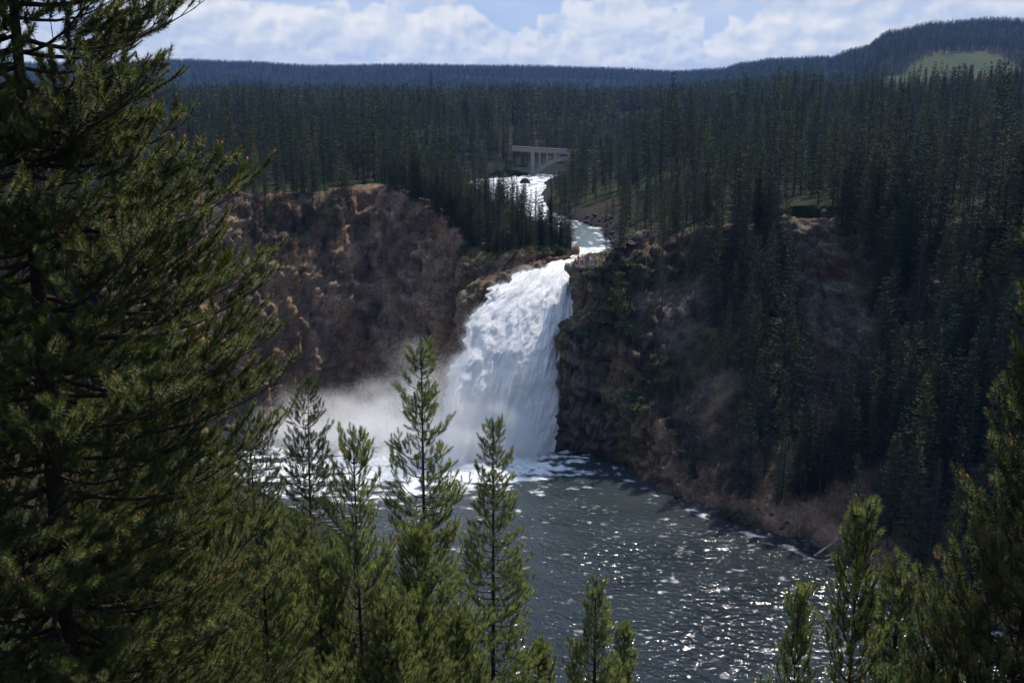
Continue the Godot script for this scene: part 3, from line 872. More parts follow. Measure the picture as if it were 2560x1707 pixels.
func forest() -> void:
	for k in 9: protos["pine%d" % k] = conifer(100 + k, "pine")
	for k in 3: protos["spruce%d" % k] = conifer(200 + k, "spruce")
	for k in 3: protos["grey%d" % k] = conifer(300 + k, "grey")
	var far_protos := []
	for k in 4: far_protos.append(conifer(400 + k, "pine", true))
	far_protos.append(conifer(405, "grey", true))
	var stands := []   # [position, height, kind, zone]
	rng.seed = 77
	# the wooded bank on the right
	for k in 1300:
		var u := rng.randf_range(0.40, 1.0)
		var v := pow(rng.randf(), 0.8) * 0.82 + 0.07
		var p := on_slope(u, v)
		var x01 := smoothstep(27.0, 47.0, p.x)
		if p.y < 3.0 or rng.randf() > 0.08 + 0.75 * x01 - (0.35 if v > 0.55 and p.x < 46.0 else 0.0): continue
		if absf(p.x - 56.0) < 4.5 and p.y > 20.0 and p.y < 46.0: continue
		if Vector2(p.x - 31.0, p.z + 174.0).length() < 5.0: continue
		if absf(p.x / -p.z - 0.297) < 0.022 and p.y > 9.0 and p.y < 24.0: continue
		var roll := rng.randf()
		stands.append([p, rng.randf_range(9.0, 19.0) * lerpf(0.75, 1.0, x01), "spruce" if roll < 0.2 else ("grey" if roll < 0.42 else "pine"), "bank"])
	# the plateaus, near part
	var d := 205.0
	while d < 640.0:
		var sp := 5.7 if d < 420.0 else 6.3
		var x := -0.56 * d
		while x < 0.56 * d:
			var px := x + rng.randf_range(-0.48, 0.48) * sp
			var pd := d + rng.randf_range(-0.48, 0.48) * sp
			x += sp
			var q := Vector2(px, pd)
			if pd < 300.0 and edge_of(q).x < 1.5: continue
			var rv := river_at(q)
			if rv.x < 3.0 or (rv.x < 14.0 and rng.randf() < 0.5): continue
			var most := 99.0   # low trees only where the bridge shows above them
			if pd > 290.0 and pd < 503.0 and px / pd > -0.004 and px / pd < 0.054 + 0.003 * sin(pd):
				most = CAM_Y - lerpf(0.051, 0.043, smoothstep(0.030, 0.050, px / pd)) * pd - ground(px, pd)
				if most < 2.5: continue
			if pd > 480.0 and pd < 516.0 and px > 1.0 and px < 60.0 and rv.x < 16.0: continue
			if n_fbm.get_noise_2d(px * 1.2 + 900.0, pd * 1.2) > 0.26: continue
			if Vector2(px - 42.0, pd - 226.0).length() < 6.0: continue
			if pd < 258.0 and px < -20.0 and px > -42.0 and rng.randf() < 0.6: continue
			if px > 12.0 and px < 26.0 and pd < 232.0: continue
			var roll := rng.randf()
			var h := rng.randf_range(8.0, 19.0) * (1.3 if rng.randf() < 0.08 else 1.0) * (1.0 + 0.5 * n_low.get_noise_2d(px * 2.0, pd * 2.0))
			if rv.x < 25.0 and pd < 330.0: h *= 0.72
			h = minf(h, most * rng.randf_range(0.7, 1.0))
			if px < -4.0 and px > -70.0 and pd < 280.0: h *= 0.95
			stands.append([Vector3(px, ground(px, pd) - 0.2, -pd), h, "grey" if roll < 0.10 else ("spruce" if roll < 0.22 else "pine"), "left" if px < -12.0 and pd < 420.0 else ("headland" if px < 14.0 and pd < 300.0 else ("right" if px >= 14.0 else "river"))])
		d += sp
	for k in 420:   # low trees crowding the far bank of the upper river
		var pd := rng.randf_range(285.0, 497.0)
		var px := rng.randf_range(0.0, 0.062) * pd
		var q := Vector2(px, pd)
		if river_at(q).x < 2.0 or px < river_x(pd): continue
		var most := CAM_Y - lerpf(0.051, 0.043, smoothstep(0.030, 0.050, px / pd)) * pd - ground(px, pd)
		if most < 2.0: continue
		stands.append([Vector3(px, ground(px, pd) - 0.2, -pd), minf(most, 13.0) * rng.randf_range(0.6, 1.0), "pine", "right"])
	for k in 130:   # and the near side of the bridge's western end
		var pd := rng.randf_range(466.0, 515.0)
		var px := rng.randf_range(-34.0, 8.0)
		if river_at(Vector2(px, pd)).x < 1.5: continue
		var most := CAM_Y - (0.048 if px > 3.0 else 0.034) * pd - ground(px, pd)
		if most < 2.0: continue
		stands.append([Vector3(px, ground(px, pd) - 0.2, -pd), minf(most, 12.0) * rng.randf_range(0.6, 1.0), "pine", "river"])
	for k in 260:
		var px := rng.randf_range(-26.0, 13.0)
		var pd := rng.randf_range(222.0, 335.0)
		var q := Vector2(px, pd)
		if river_at(q).x < 1.6 or edge_of(q).x < -1.5 or px > river_x(pd) or (px > 3.0 and rng.randf() < 0.65) or rng.randf() < 0.3: continue
		stands.append([Vector3(px, maxf(ground(px, pd), river_at(q).y + 0.8) - 0.2, -pd), rng.randf_range(4.5, 12.0), "pine" if rng.randf() < 0.8 else "grey", "headland"])
	# along the rim of the brown wall and on the headland's rocks
	for k in 420:
		var u := rng.randf_range(0.18, 0.93)
		var v := rng.randf_range(0.17, 0.46 if u < 0.345 else (0.27 if u < 0.58 else 0.29))
		if u > 0.345 and u < 0.40: continue
		var p := left_pos[int(u * 329.0) * 150 + int(v * 149.0)]
		if u > 0.55 and rng.randf() < 0.3: continue
		stands.append([p - Vector3(0, 0.3, 0), rng.randf_range(2.5, 7.5) if v > 0.25 else rng.randf_range(5.0, 12.0), "pine" if rng.randf() < 0.75 else ("spruce" if rng.randf() < 0.5 else "grey"), "rim" if u < 0.58 else "headland"])
	# the tallest in the picture stand as trees of their own
	var ranked := []
	for s in stands:
		var c := pixel(s[0] + Vector3(0, s[1] * 0.6, 0))
		var fully := c.x > 0.0 and c.x < 1.0 and c.y > -0.02 and c.y < 1.0
		if c.x < 0.245 + 0.03 * sin(c.y * 30.0): fully = false
		if c.x > 0.90 and c.y > 0.6: fully = false
		ranked.append([s[1] / c.z if fully else 0.0, s])
	ranked.sort_custom(func(a, b): return a[0] > b[0])
	var limit := {"pine": 285, "spruce": 60, "grey": 110}
	var used := {"pine": 0, "spruce": 0, "grey": 0}
	var rest := []
	var made := {}
	var named := []
	for it in ranked:
		var s: Array = it[1]
		if it[0] <= 0.0 or used[s[2]] >= limit[s[2]]:
			rest.append(s)
			continue
		used[s[2]] += 1
		var v := "%s%d" % [s[2], rng.randi_range(0, {"pine": 8, "spruce": 2, "grey": 2}[s[2]])]
		var call_it: String = {"pine": "pine_tree", "spruce": "spruce_tree", "grey": "dying_tree"}[s[2]]
		var o: Node3D
		if made.has(v):
			o = made[v].duplicate()
			o.name = call_it
			add_child(o, true)
		else:
			o = Node3D.new()
			o.name = call_it
			add_child(o, true)
			put("trunk", protos[v][0], mats.deadwood, o)
			put("crown", protos[v][1], mats.forest_needles, o)
			made[v] = o
		var f: float = s[1] / 18.0
		o.position = s[0]
		o.scale = Vector3(f * rng.randf_range(0.8, 1.5), f, f * rng.randf_range(0.8, 1.5))
		o.rotation.y = rng.randf() * TAU
		var looks: String = {"pine": "pine", "spruce": "spruce", "grey": "bare conifer"}[s[2]]
		var tone: String = {"spruce": "dark green", "grey": "grey"}.get(s[2], "olive" if protos[v][2].r > 0.045 else "green")
		var size: String = "tall" if s[1] > 14.5 else ("middling" if s[1] > 9.0 else "low")
		tag(o, "", "tree", looks + "s " + zone(s[0], s[3]))
		named.append([o, size + " " + tone + " " + looks, zone(s[0], s[3]), pixel(s[0]).x])
	count_off(named)
	# all others as one wood
	var wood := thing("forest", Vector3.ZERO, "dense dark conifer forest covering the plateaus behind the falls", "forest")
	wood.set_meta("kind", "stuff")
	var lists := {}
	for s in rest:
		var v := "%s%d" % [s[2], rng.randi_range(0, {"pine": 8, "spruce": 2, "grey": 2}[s[2]])]
		if not lists.has(v): lists[v] = []
		lists[v].append(tree_at(s[0], s[1], 1.0))
	for v in lists:
		scatter("conifers", joined(protos[v]), lists[v], wood, null, tints_for(lists[v].size()))
	# farther off
	var farther := [[], [], [], [], []]
	d = 640.0
	while d < 1750.0:
		var sp := 6.0 if d < 1000.0 else 7.5
		var x := -0.56 * d
		while x < 0.56 * d:
			var px := x + rng.randf_range(-0.5, 0.5) * sp
			var pd := d + rng.randf_range(-0.5, 0.5) * sp
			x += sp
			if river_at(Vector2(px, pd)).x < 5.0 or meadow(px, pd) > 0.35 - 0.25 * rng.randf(): continue
			farther[4 if rng.randf() < 0.12 else rng.randi_range(0, 3)].append(tree_at(Vector3(px, ground(px, pd) - 0.3, -pd), rng.randf_range(13.0, 21.0), 1.12))
		d += sp
	for k in 5:
		scatter("conifers", joined(far_protos[k]), farther[k], wood, null, tints_for(farther[k].size()))
	var hill := thing("hill_forest", Vector3.ZERO, "blue hazy conifer forest on the distant hills", "forest")
	hill.set_meta("kind", "stuff")
	var off := [[], [], [], []]
	d = 1750.0
	while d < 3900.0:
		var sp := 9.5 if d < 2600.0 else 12.0
		var x := -0.54 * d
		while x < 0.54 * d:
			var px := x + rng.randf_range(-0.5, 0.5) * sp
			var pd := d + rng.randf_range(-0.5, 0.5) * sp
			x += sp
			if meadow(px, pd) > 0.35 - 0.25 * rng.randf(): continue
			off[rng.randi_range(0, 3)].append(tree_at(Vector3(px, ground(px, pd) - 0.5, -pd), rng.randf_range(13.0, 22.0), 1.7))
		d += sp
	for k in 4:
		scatter("conifers", joined(far_protos[k]), off[k], hill, null, tints_for(off[k].size()))

func tints_for(n: int) -> Array:
	var out := []
	for i in n:
		var t := 0.45 + 1.3 * pow(rng.randf(), 1.3)
		out.append(Color(t * rng.randf_range(0.85, 1.25), t, t * rng.randf_range(0.85, 1.2)))
	return out

# where a tree stands, in words
func zone(p: Vector3, where: String) -> String:
	var c := pixel(p)
	if where == "bank":
		if c.x > 0.90: return "in the deep shade at the right edge"
		if p.y > 33.0:
			return "high left of the grey ledges" if c.x < 0.79 else "high beside the grey ledges" if c.x < 0.85 else "high right of the grey ledges"
		if p.y > 18.0:
			return "on the slope below the overlook rocks" if c.x < 0.72 else "on the slope level with the white stump" if c.x < 0.8 else "on the slope under the grey ledges"
		return "low on the bank near the gravel shore" if c.x < 0.76 else "low on the bank above the water logs"
	if where == "rim": return "rooted in the rim of the brown cliff"
	if where == "left": return "left on the brown cliff's plateau" if c.x < 0.33 else "right on the brown cliff's plateau"
	if where == "headland": return "on the headland's inner end beside the cliff" if c.x < 0.47 else "on the headland before the white rapids" if c.x < 0.52 else "at the headland's tip by the brink"
	if where == "river": return "along the far bank near the bridge"
	if p.z < -260.0: return "in the forest behind the overlook" if c.x < 0.72 else "deep in the forest above the grey ledges"
	return "at the forest edge above the overlook" if c.x < 0.68 else "at the forest edge above the open slope" if c.x < 0.79 else "at the forest edge above the grey ledges" if c.x < 0.88 else "at the forest edge near the right margin"

# [object, what it is, where, how far across]: things alike in one place are told apart by their order
func count_off(list: Array) -> void:
	var by := {}
	for e in list:
		var key: String = e[1] + "|" + e[2]
		if not by.has(key): by[key] = []
		by[key].append(e)
	for key in by:
		var a: Array = by[key]
		a.sort_custom(func(x, y): return x[3] < y[3])
		var nth := ["leftmost"]
		for o in ["second", "third", "fourth", "fifth", "sixth", "seventh", "eighth", "ninth", "tenth", "eleventh", "twelfth", "thirteenth", "fourteenth", "fifteenth", "sixteenth", "seventeenth", "eighteenth", "nineteenth", "twentieth"]:
			nth.append(o + " from left,")
		for i in a.size():
			var e: Array = a[i]
			var w := ""
			if a.size() > 1:
				if i == a.size() - 1: w = "rightmost"
				elif i < 20 and i <= a.size() / 2: w = nth[i]
				elif a.size() - 1 - i < 20: w = nth[a.size() - 1 - i].replace("left", "right")
				else: w = "one of the middle"
			e[0].set_meta("label", ("lone " + e[1] + " " + e[2]) if w == "" else (w + " " + e[1] + " " + e[2]))

func tree_at(p: Vector3, h: float, fat: float) -> Transform3D:
	var f := h / 18.0
	var b := Basis(Vector3(rng.randf_range(-1, 1), 0, rng.randf_range(-1, 1)).normalized(), rng.randf() * 0.05) * Basis(Vector3.UP, rng.randf() * TAU) * Basis.from_scale(Vector3(f * fat * rng.randf_range(0.8, 1.5), f, f * fat * rng.randf_range(0.8, 1.5)))
	return Transform3D(b, p)

func scatter(called: String, m: Mesh, where: Array, parent: Node3D, mt: Material = null, tints: Array = []) -> MultiMeshInstance3D:
	var mm := MultiMesh.new()
	mm.transform_format = MultiMesh.TRANSFORM_3D
	mm.use_colors = tints.size() > 0
	mm.mesh = m
	mm.instance_count = where.size()
	for i in where.size():
		mm.set_instance_transform(i, where[i])
		if tints.size(): mm.set_instance_color(i, tints[i])
	var o := MultiMeshInstance3D.new()
	o.name = called
	o.multimesh = mm
	if mt: o.material_override = mt
	o.set_meta("kind", "stuff")
	parent.add_child(o, true)
	return o

func make_shrubs() -> void:
	rng.seed = 52
	var kinds := []
	for k in 3:
		var m := MB.new()
		for j in 380:
			var d := Vector3(rng.randfn(), absf(rng.randfn()) * 0.8, rng.randfn()).normalized() * pow(rng.randf(), 0.4)
			d *= 1.0 + 0.5 * n_fbm.get_noise_3dv(d * 30.0 + Vector3(k * 40.0, 0, 0))
			var o := (d + Vector3(rng.randfn(), rng.randfn(), rng.randfn()) * 0.5).normalized() * 0.17
			var w := o.cross(Vector3(rng.randfn(), rng.randfn(), rng.randfn())).normalized() * 0.07
			var t := rng.randf_range(0.6, 1.3)
			m.tri(d - w, d + w, d + o, Color(0.062 * t, [0.095, 0.120, 0.080][k] * t, 0.028 * t))
		for j in 5:
			m.tube(PackedVector3Array([Vector3.ZERO, Vector3(rng.randfn() * 0.3, 0.5, rng.randfn() * 0.3)]), PackedFloat32Array([0.04, 0.015]), 4, Color(0.10, 0.08, 0.06))
		kinds.append(m.mesh())
	var named := []
	for k in 64:
		var p: Vector3
		var where: String
		if k < 44:
			p = on_slope(rng.randf_range(0.30, 0.62), rng.randf_range(0.16, 0.9))
			if p.y < 2.5: continue
			where = "on the rocks below the overlook" if p.x < 24.0 else "on the open slope right of the buttress"
		else:
			p = left_pos[int(rng.randf_range(0.58, 0.93) * 329.0) * 150 + int(rng.randf_range(0.22, 0.42) * 149.0)]
			where = "on the headland ledges left of the brink"
		var r := rng.randf_range(0.7, 1.9)
		var o := put("shrub", kinds[k % 3], mats.forest_needles)
		o.position = p - Vector3(0, 0.15, 0)
		o.scale = Vector3(r * rng.randf_range(0.9, 1.5), r * rng.randf_range(0.6, 1.0), r)
		o.rotation.y = rng.randf() * TAU
		tag(o, "", "shrub", "shrubs " + where)
		named.append([o, ("broad" if r > 1.3 else "small") + " green shrub", where, pixel(p).x])
	count_off(named)
	for e in [["spruce1", "spruce_tree", 31.0, 174.0, 15.0, 1.25, "full dark spruce standing alone on the reddish gravel bank"], ["grey1", "dying_tree", 49.0, 171.0, 17.5, 1.5, "big grey topped conifer with drooping boughs below the grey ledges"]]:
		var p := slope_at(e[2], e[3])
		var o := thing(e[1], p - Vector3(0, 0.4, 0), e[6], "tree")
		put("trunk", protos[e[0]][0], mats.deadwood, o)
		put("crown", protos[e[0]][1], mats.forest_needles, o)
		var f: float = e[4] / 18.0
		o.scale = Vector3(f * e[5], f, f * e[5])

# ---------------------------------------------------------------- pines close by
var tuft_mesh: ArrayMesh
var bud_mesh: ArrayMesh

func make_tufts() -> void:
	var r := RandomNumberGenerator.new()
	r.seed = 9
	var m := MB.new()
	for k in 60:
		var y := 0.01 + 0.13 * k / 60.0
		var a := k * 2.4
		var tilt := lerpf(0.15, 1.0, k / 60.0) + r.randf_range(-0.25, 0.3)
		if k > 50: tilt += 1.2
		var o := Vector3(cos(a), tilt, sin(a)).normalized()
		var sd := o.cross(Vector3(r.randf_range(-0.6, 0.6), 1, r.randf_range(-0.6, 0.6))).normalized()
		var ln := r.randf_range(0.06, 0.085)
		var p := Vector3(0, y, 0)
		var tone := r.randf_range(0.7, 1.35)
		m.tri(p - sd * 0.0048, p + sd * 0.0048, p + o * ln, Color(tone, tone, tone))
	m.tube(PackedVector3Array([Vector3.ZERO, Vector3(0, 0.14, 0)]), PackedFloat32Array([0.006, 0.003]), 3, Color(1.0, 0.8, 0.6))
	tuft_mesh = m.mesh()
	var b := MB.new()
	b.tube(PackedVector3Array([Vector3(0, 0.125, 0), Vector3(0, 0.145, 0), Vector3(0, 0.18, 0), Vector3(0, 0.20, 0)]), PackedFloat32Array([0.006, 0.016, 0.013, 0.003]), 5, Color(1, 1, 1))
	bud_mesh = b.mesh()

func along(dir: Vector3) -> Basis:
	var y := dir.normalized()
	var x := y.cross(Vector3(0.31, 0.2, 0.93)).normalized()
	return Basis(x, y, x.cross(y))

# o: height, reach (longest branch), live (share of the trunk without needles), gap (between whorls), rise (how upswept), tuft (size), tone, buds, rusty, lean
func near_pine(called: String, at: Vector3, label: String, seed_n: int, o: Dictionary) -> void:
	var r := RandomNumberGenerator.new()
	r.seed = seed_n
	var t := thing(called, at, label, "tree")
	var h: float = o.height
	var reach: float = o.reach
	var live: float = o.get("live", 0.2)
	var tuft: float = o.get("tuft", 1.0)
	var tr: float = o.get("trunk", h * 0.014)
	var thin: float = o.get("thin", 0.0)
	var lean: Vector3 = o.get("lean", Vector3.ZERO)
	var path := PackedVector3Array()
	var rad := PackedFloat32Array()
	var w := Vector3(r.randf_range(-1, 1), 0, r.randf_range(-1, 1)) * 0.006 * h
	for i in 13:
		var s := i / 12.0
		path.append(Vector3(0, s * h - (0.5 if i == 0 else 0.0), 0) + lean * s + w * sin(s * 5.0))
		rad.append(tr * lerpf(1.0, 0.06, pow(s, 0.9)) * (1.25 if i == 0 else 1.0))
	var tm := MB.new()
	tm.tube(path, rad, 10, Color(0.085, 0.066, 0.054), 0.07, seed_n)
	put("trunk", tm.mesh(), mats.bark, t)
	var tufts := []
	var tints := []
	var buds := []
	var bud_tints := []
	var dead := MB.new()
	var gap: float = o.get("gap", 0.45)
	var y := h * live * 0.35
	var wi := 0
	var see: float = o.get("from", 0.0)   # nothing of the tree below this height shows in the picture
	while y < h - 0.15:
		var s := y / h
		var k := mini(int(s * 12.0), 11)
		var c0 := path[k].lerp(path[k + 1], s * 12.0 - k)
		var span := clampf((s - live) / (1.0 - live), 0.0, 1.0)
		var nb := r.randi_range(3, 5)
		for b in nb:
			if y < see: continue
			var a := TAU * (b + r.randf() * 0.7) / nb + wi * 2.1
			var len := (reach * pow(1.0 - span, o.get("power", 0.62)) * lerpf(0.75, 1.0, smoothstep(0.0, 0.25, span)) + 0.28) * r.randf_range(0.5, 1.15)
			if r.randf() < o.get("gaps", 0.08): continue
			var rise := lerpf(o.get("low", -0.18), o.get("rise", 1.1), pow(span, 1.1)) + r.randf_range(-0.12, 0.12)
			var out := Vector3(cos(a), 0, sin(a))
			var dir := (out + Vector3(0, rise, 0)).normalized()
			if s < live or r.randf() < thin:
				# bare dead branches on the lower trunk
				if r.randf() < 0.5:
					var e := c0 + dir * len * r.randf_range(0.3, 0.75)
					dead.tube(PackedVector3Array([c0, c0.lerp(e, 0.5) + Vector3(0, -0.05, 0), e]), PackedFloat32Array([0.016, 0.011, 0.004]), 4, Color(0.17, 0.15, 0.135))
					for q in 3:
						var m0 := c0.lerp(e, r.randf_range(0.35, 0.95))
						var m1 := m0 + (dir + Vector3(r.randf_range(-1, 1), r.randf_range(-0.6, 0.3), r.randf_range(-1, 1))).normalized() * r.randf_range(0.15, 0.5)
						dead.tube(PackedVector3Array([m0, m1]), PackedFloat32Array([0.006, 0.002]), 3, Color(0.18, 0.16, 0.145))
				continue
			var br := MB.new()
			var pts := PackedVector3Array()
			var rd := PackedFloat32Array()
			var curl: float = o.get("curl", 0.35) * (1.0 - span * 0.6)
			for q in 7:
				var f := q / 6.0
				pts.append(c0 + dir * len * f + Vector3(0, len * (curl * f * f - 0.12 * sin(f * PI)), 0) + out.cross(Vector3.UP) * len * 0.06 * sin(f * 4.0 + a))
				rd.append(lerpf(0.010 + 0.011 * len, 0.004, f))
			br.tube(pts, rd, 5, Color(0.10, 0.078, 0.062))
			# side twigs with needle tufts
			var f := 0.26 if len > 0.7 else 0.1
			var side := 1.0
			while f <= 1.0:
				var q := mini(int(f * 6.0), 5)
				var p := pts[q].lerp(pts[q + 1], f * 6.0 - q)
				var fwd := (pts[q + 1] - pts[q]).normalized()
				var tl: float = clampf(len * (1.08 - f) * r.randf_range(0.42, 0.8) + 0.18, 0.18, 1.3)
				var yaw := side * r.randf_range(0.55, 1.05) if f < 0.97 else 0.0
				var td := (fwd.rotated(Vector3.UP, yaw) + Vector3(0, r.randf_range(0.05, 0.5), 0)).normalized()
				var te := p + td * tl + Vector3(0, 0.14 * tl, 0)
				br.tube(PackedVector3Array([p, p.lerp(te, 0.55) - Vector3(0, 0.02, 0), te]), PackedFloat32Array([0.006, 0.005, 0.003]), 3, Color(0.12, 0.09, 0.065))
				var steps := maxi(2, int(tl / (0.10 * tuft)))
				for j in steps:
					var g := 0.30 + 0.70 * (j + r.randf() * 0.5) / steps
					var tp := p.lerp(te, g)
					var sprawl := (1.0 - g) * 0.9 + 0.18
					var nd := (td * 0.8 + Vector3(0, o.get("tip", 0.7) * 0.65, 0) + Vector3(r.randf_range(-1, 1), r.randf_range(-0.5, 0.7), r.randf_range(-1, 1)) * sprawl).normalized()
					var sc := tuft * r.randf_range(0.75, 1.15)
					tufts.append(Transform3D(along(nd).rotated(nd, r.randf() * TAU).scaled(Vector3.ONE * sc), tp))
					var young := clampf(g - 0.3 + r.randf_range(-0.4, 0.5), 0.0, 1.0)
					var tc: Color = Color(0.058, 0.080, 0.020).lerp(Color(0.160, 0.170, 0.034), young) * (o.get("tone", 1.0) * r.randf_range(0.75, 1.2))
					if r.randf() < o.get("rusty", 0.0): tc = Color(0.20, 0.085, 0.03)
					tc.a = 1.0
					tints.append(tc)
					if g > 0.8 and r.randf() < o.get("buds", 0.2):
						buds.append(tufts[tufts.size() - 1])
						bud_tints.append(Color(0.30, 0.12, 0.035) * r.randf_range(0.7, 1.2))
				side = -side
				f += clampf(0.13 / maxf(len, 0.3), 0.038, 0.25) * o.get("spare", 1.0) * r.randf_range(0.8, 1.2)
			put("branch", br.mesh(), mats.bark, t)
		y += gap * r.randf_range(0.75, 1.25) * lerpf(1.0, 0.62, span)
		wi += 1
	# the leading shoot
	for j in 7:
		var p := path[12] - Vector3(0, j * 0.09, 0)
		tufts.append(Transform3D(along(Vector3(r.randf_range(-0.35, 0.35), 1, r.randf_range(-0.35, 0.35))).scaled(Vector3.ONE * tuft), p))
		tints.append(Color(0.085, 0.105, 0.025))
	if dead.v.size():
		put("dead_branches", dead.mesh(), mats.deadwood, t)
	scatter("needles", tuft_mesh, tufts, t, mats.needles, tints)
	if buds.size() > 8:
		scatter("buds", bud_mesh, buds, t, mats.bud, bud_tints)

func foot(x: float, d: float) -> Vector3:
	return Vector3(x, ground(x, d) - 0.1, -d)

func pine_to(called: String, x: float, d: float, top: float, label: String, seed_n: int, o: Dictionary) -> void:
	var p := foot(x, d)
	o.height = top - p.y
	near_pine(called, p, label, seed_n, o)

func near_pines() -> void:
	make_tufts()
	pine_to("lodgepole_pine", -5.85, 13.0, 67.5, "huge dark pine filling the left side of the view", 1, {"reach": 3.0, "live": 0.16, "trunk": 0.30, "buds": 0.22, "from": 4.0, "tone": 0.85, "gap": 0.26, "spare": 0.9, "rise": 0.28, "curl": 0.14, "power": 0.27, "tip": 0.45, "low": -0.2})
	pine_to("lodgepole_pine", -6.4, 17.5, 57.8, "bushy pine with reddish buds at the lower left corner", 2, {"reach": 3.3, "live": 0.1, "gap": 0.36, "low": -0.15, "curl": 0.25, "trunk": 0.2, "buds": 0.28, "power": 0.45, "from": 3.0, "tone": 0.95, "rise": 0.6})
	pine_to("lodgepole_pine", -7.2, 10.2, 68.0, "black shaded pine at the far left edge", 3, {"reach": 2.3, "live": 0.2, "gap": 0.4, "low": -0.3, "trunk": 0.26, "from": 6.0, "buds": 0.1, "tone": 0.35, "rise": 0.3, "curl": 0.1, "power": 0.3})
	pine_to("lodgepole_pine", -9.6, 26.0, 57.6, "olive pine with a rusty dead spray behind the huge left pine", 4, {"reach": 2.9, "live": 0.2, "gap": 0.42, "low": -0.1, "rise": 0.8, "trunk": 0.16, "buds": 0.15, "power": 0.45, "rusty": 0.03, "from": 4.0})
	pine_to("lodgepole_pine", -8.3, 23.0, 53.4, "low bushy pine under the huge left pine's branches", 5, {"reach": 2.8, "live": 0.05, "gap": 0.38, "buds": 0.25, "power": 0.5})
	pine_to("lodgepole_pine", -3.8, 25.0, 55.1, "young pine with upswept candelabra branches left of the tallest central pine", 6, {"reach": 3.3, "live": 0.1, "gap": 0.55, "low": 0.3, "trunk": 0.14, "buds": 0.3, "power": 0.75, "curl": 0.5, "tip": 1.0, "gaps": 0.2, "tuft": 1.35, "spare": 1.4, "rise": 1.0, "tone": 1.75})
	pine_to("lodgepole_pine", -2.9, 33.0, 55.6, "tallest central pine standing against the white spray", 7, {"reach": 2.9, "live": 0.28, "trunk": 0.19, "buds": 0.06, "thin": 0.1, "gaps": 0.2, "tuft": 1.6, "spare": 1.25, "rise": 0.6, "power": 0.75, "gap": 0.42, "curl": 0.35, "low": -0.15, "tone": 1.75})
	pine_to("lodgepole_pine", -0.72, 38.0, 51.6, "narrow straight pine in front of the pool beside the spray", 8, {"reach": 2.7, "live": 0.22, "trunk": 0.18, "buds": 0.08, "thin": 0.1, "gaps": 0.2, "tuft": 1.55, "spare": 1.25, "rise": 0.6, "power": 0.8, "gap": 0.4, "curl": 0.3, "low": -0.25, "tone": 1.75})
	pine_to("lodgepole_pine", 3.1, 36.0, 46.3, "small full pine standing alone against the glittering pool", 9, {"reach": 3.0, "live": 0.0, "gap": 0.42, "buds": 0.08, "gaps": 0.12, "tuft": 1.5, "spare": 1.1, "rise": 0.8, "power": 0.85, "curl": 0.4, "low": 0.0, "tone": 1.75})
	pine_to("lodgepole_pine", 5.6, 16.0, 56.4, "young pine with a long leader at the pool's dark corner", 10, {"reach": 2.5, "live": 0.0, "gap": 0.5, "low": 0.3, "rise": 1.5, "trunk": 0.09, "buds": 0.2, "power": 0.85, "curl": 0.5, "tip": 1.1, "tuft": 1.15, "tone": 1.4, "spare": 1.1, "gaps": 0.08})
	pine_to("lodgepole_pine", 4.4, 15.0, 55.5, "slender sapling before the sparkling water, second from the right corner", 11, {"reach": 1.2, "live": 0.0, "gap": 0.5, "low": 0.5, "rise": 1.8, "trunk": 0.06, "buds": 0.2, "power": 0.85, "curl": 0.5, "spare": 1.4, "tip": 1.1, "gaps": 0.2, "tuft": 1.15, "tone": 1.4})
	pine_to("lodgepole_pine", 3.6, 13.6, 54.7, "lowest sapling tip at the bottom edge of the pool", 12, {"reach": 0.9, "live": 0.0, "gap": 0.5, "low": 0.5, "rise": 1.6, "trunk": 0.05, "buds": 0.2, "power": 0.85, "tip": 1.1, "gaps": 0.15, "tuft": 1.15, "tone": 1.4})
	pine_to("lodgepole_pine", 6.75, 13.2, 61.4, "big dark pine at the right edge with rusty needles", 13, {"reach": 3.1, "live": 0.1, "low": 0.0, "rise": 1.1, "trunk": 0.17, "buds": 0.15, "power": 0.8, "from": 3.0, "tuft": 1.15, "tone": 0.8, "gap": 0.28, "rusty": 0.03, "spare": 0.9})
	pine_to("lodgepole_pine", 6.75, 17.0, 55.0, "bushy young pine between the big right pine and the long leader", 14, {"reach": 2.5, "live": 0.0, "low": 0.2, "buds": 0.15, "power": 0.75, "rusty": 0.03, "tuft": 1.15, "tone": 1.4, "gap": 0.36, "rise": 1.0})
	pine_to("lodgepole_pine", -2.6, 27.5, 51.6, "bushy pine with red brown shoots below the tallest central pine", 15, {"reach": 2.6, "live": 0.0, "gap": 0.4, "low": 0.1, "rise": 1.1, "buds": 0.5, "power": 0.65, "rusty": 0.02, "tuft": 1.2, "tone": 1.5})
	pine_to("lodgepole_pine", -6.6, 31.0, 50.6, "low pine with red shoots by the driftwood shore", 16, {"reach": 2.6, "live": 0.0, "gap": 0.42, "low": 0.0, "rise": 1.0, "buds": 0.4, "power": 0.55, "tone": 1.15})
	pine_to("lodgepole_pine", 1.2, 40.0, 41.6, "bushy pine top right of the narrow straight pine at the bottom edge", 17, {"reach": 2.6, "live": 0.0, "gap": 0.42, "buds": 0.1, "power": 0.75, "tuft": 1.5, "tone": 1.75})
	pine_to("lodgepole_pine", 4.6, 40.0, 42.5, "little pine tip right of the lone pool pine", 18, {"reach": 1.6, "live": 0.0, "gap": 0.45, "buds": 0.1, "power": 0.8, "tuft": 1.5, "tone": 1.75})
	pine_to("lodgepole_pine", -1.6, 30.0, 47.9, "bushy pine filling the bottom edge between the two tall central pines", 19, {"reach": 2.6, "live": 0.0, "gap": 0.4, "buds": 0.3, "power": 0.6, "tuft": 1.3, "tone": 1.5})
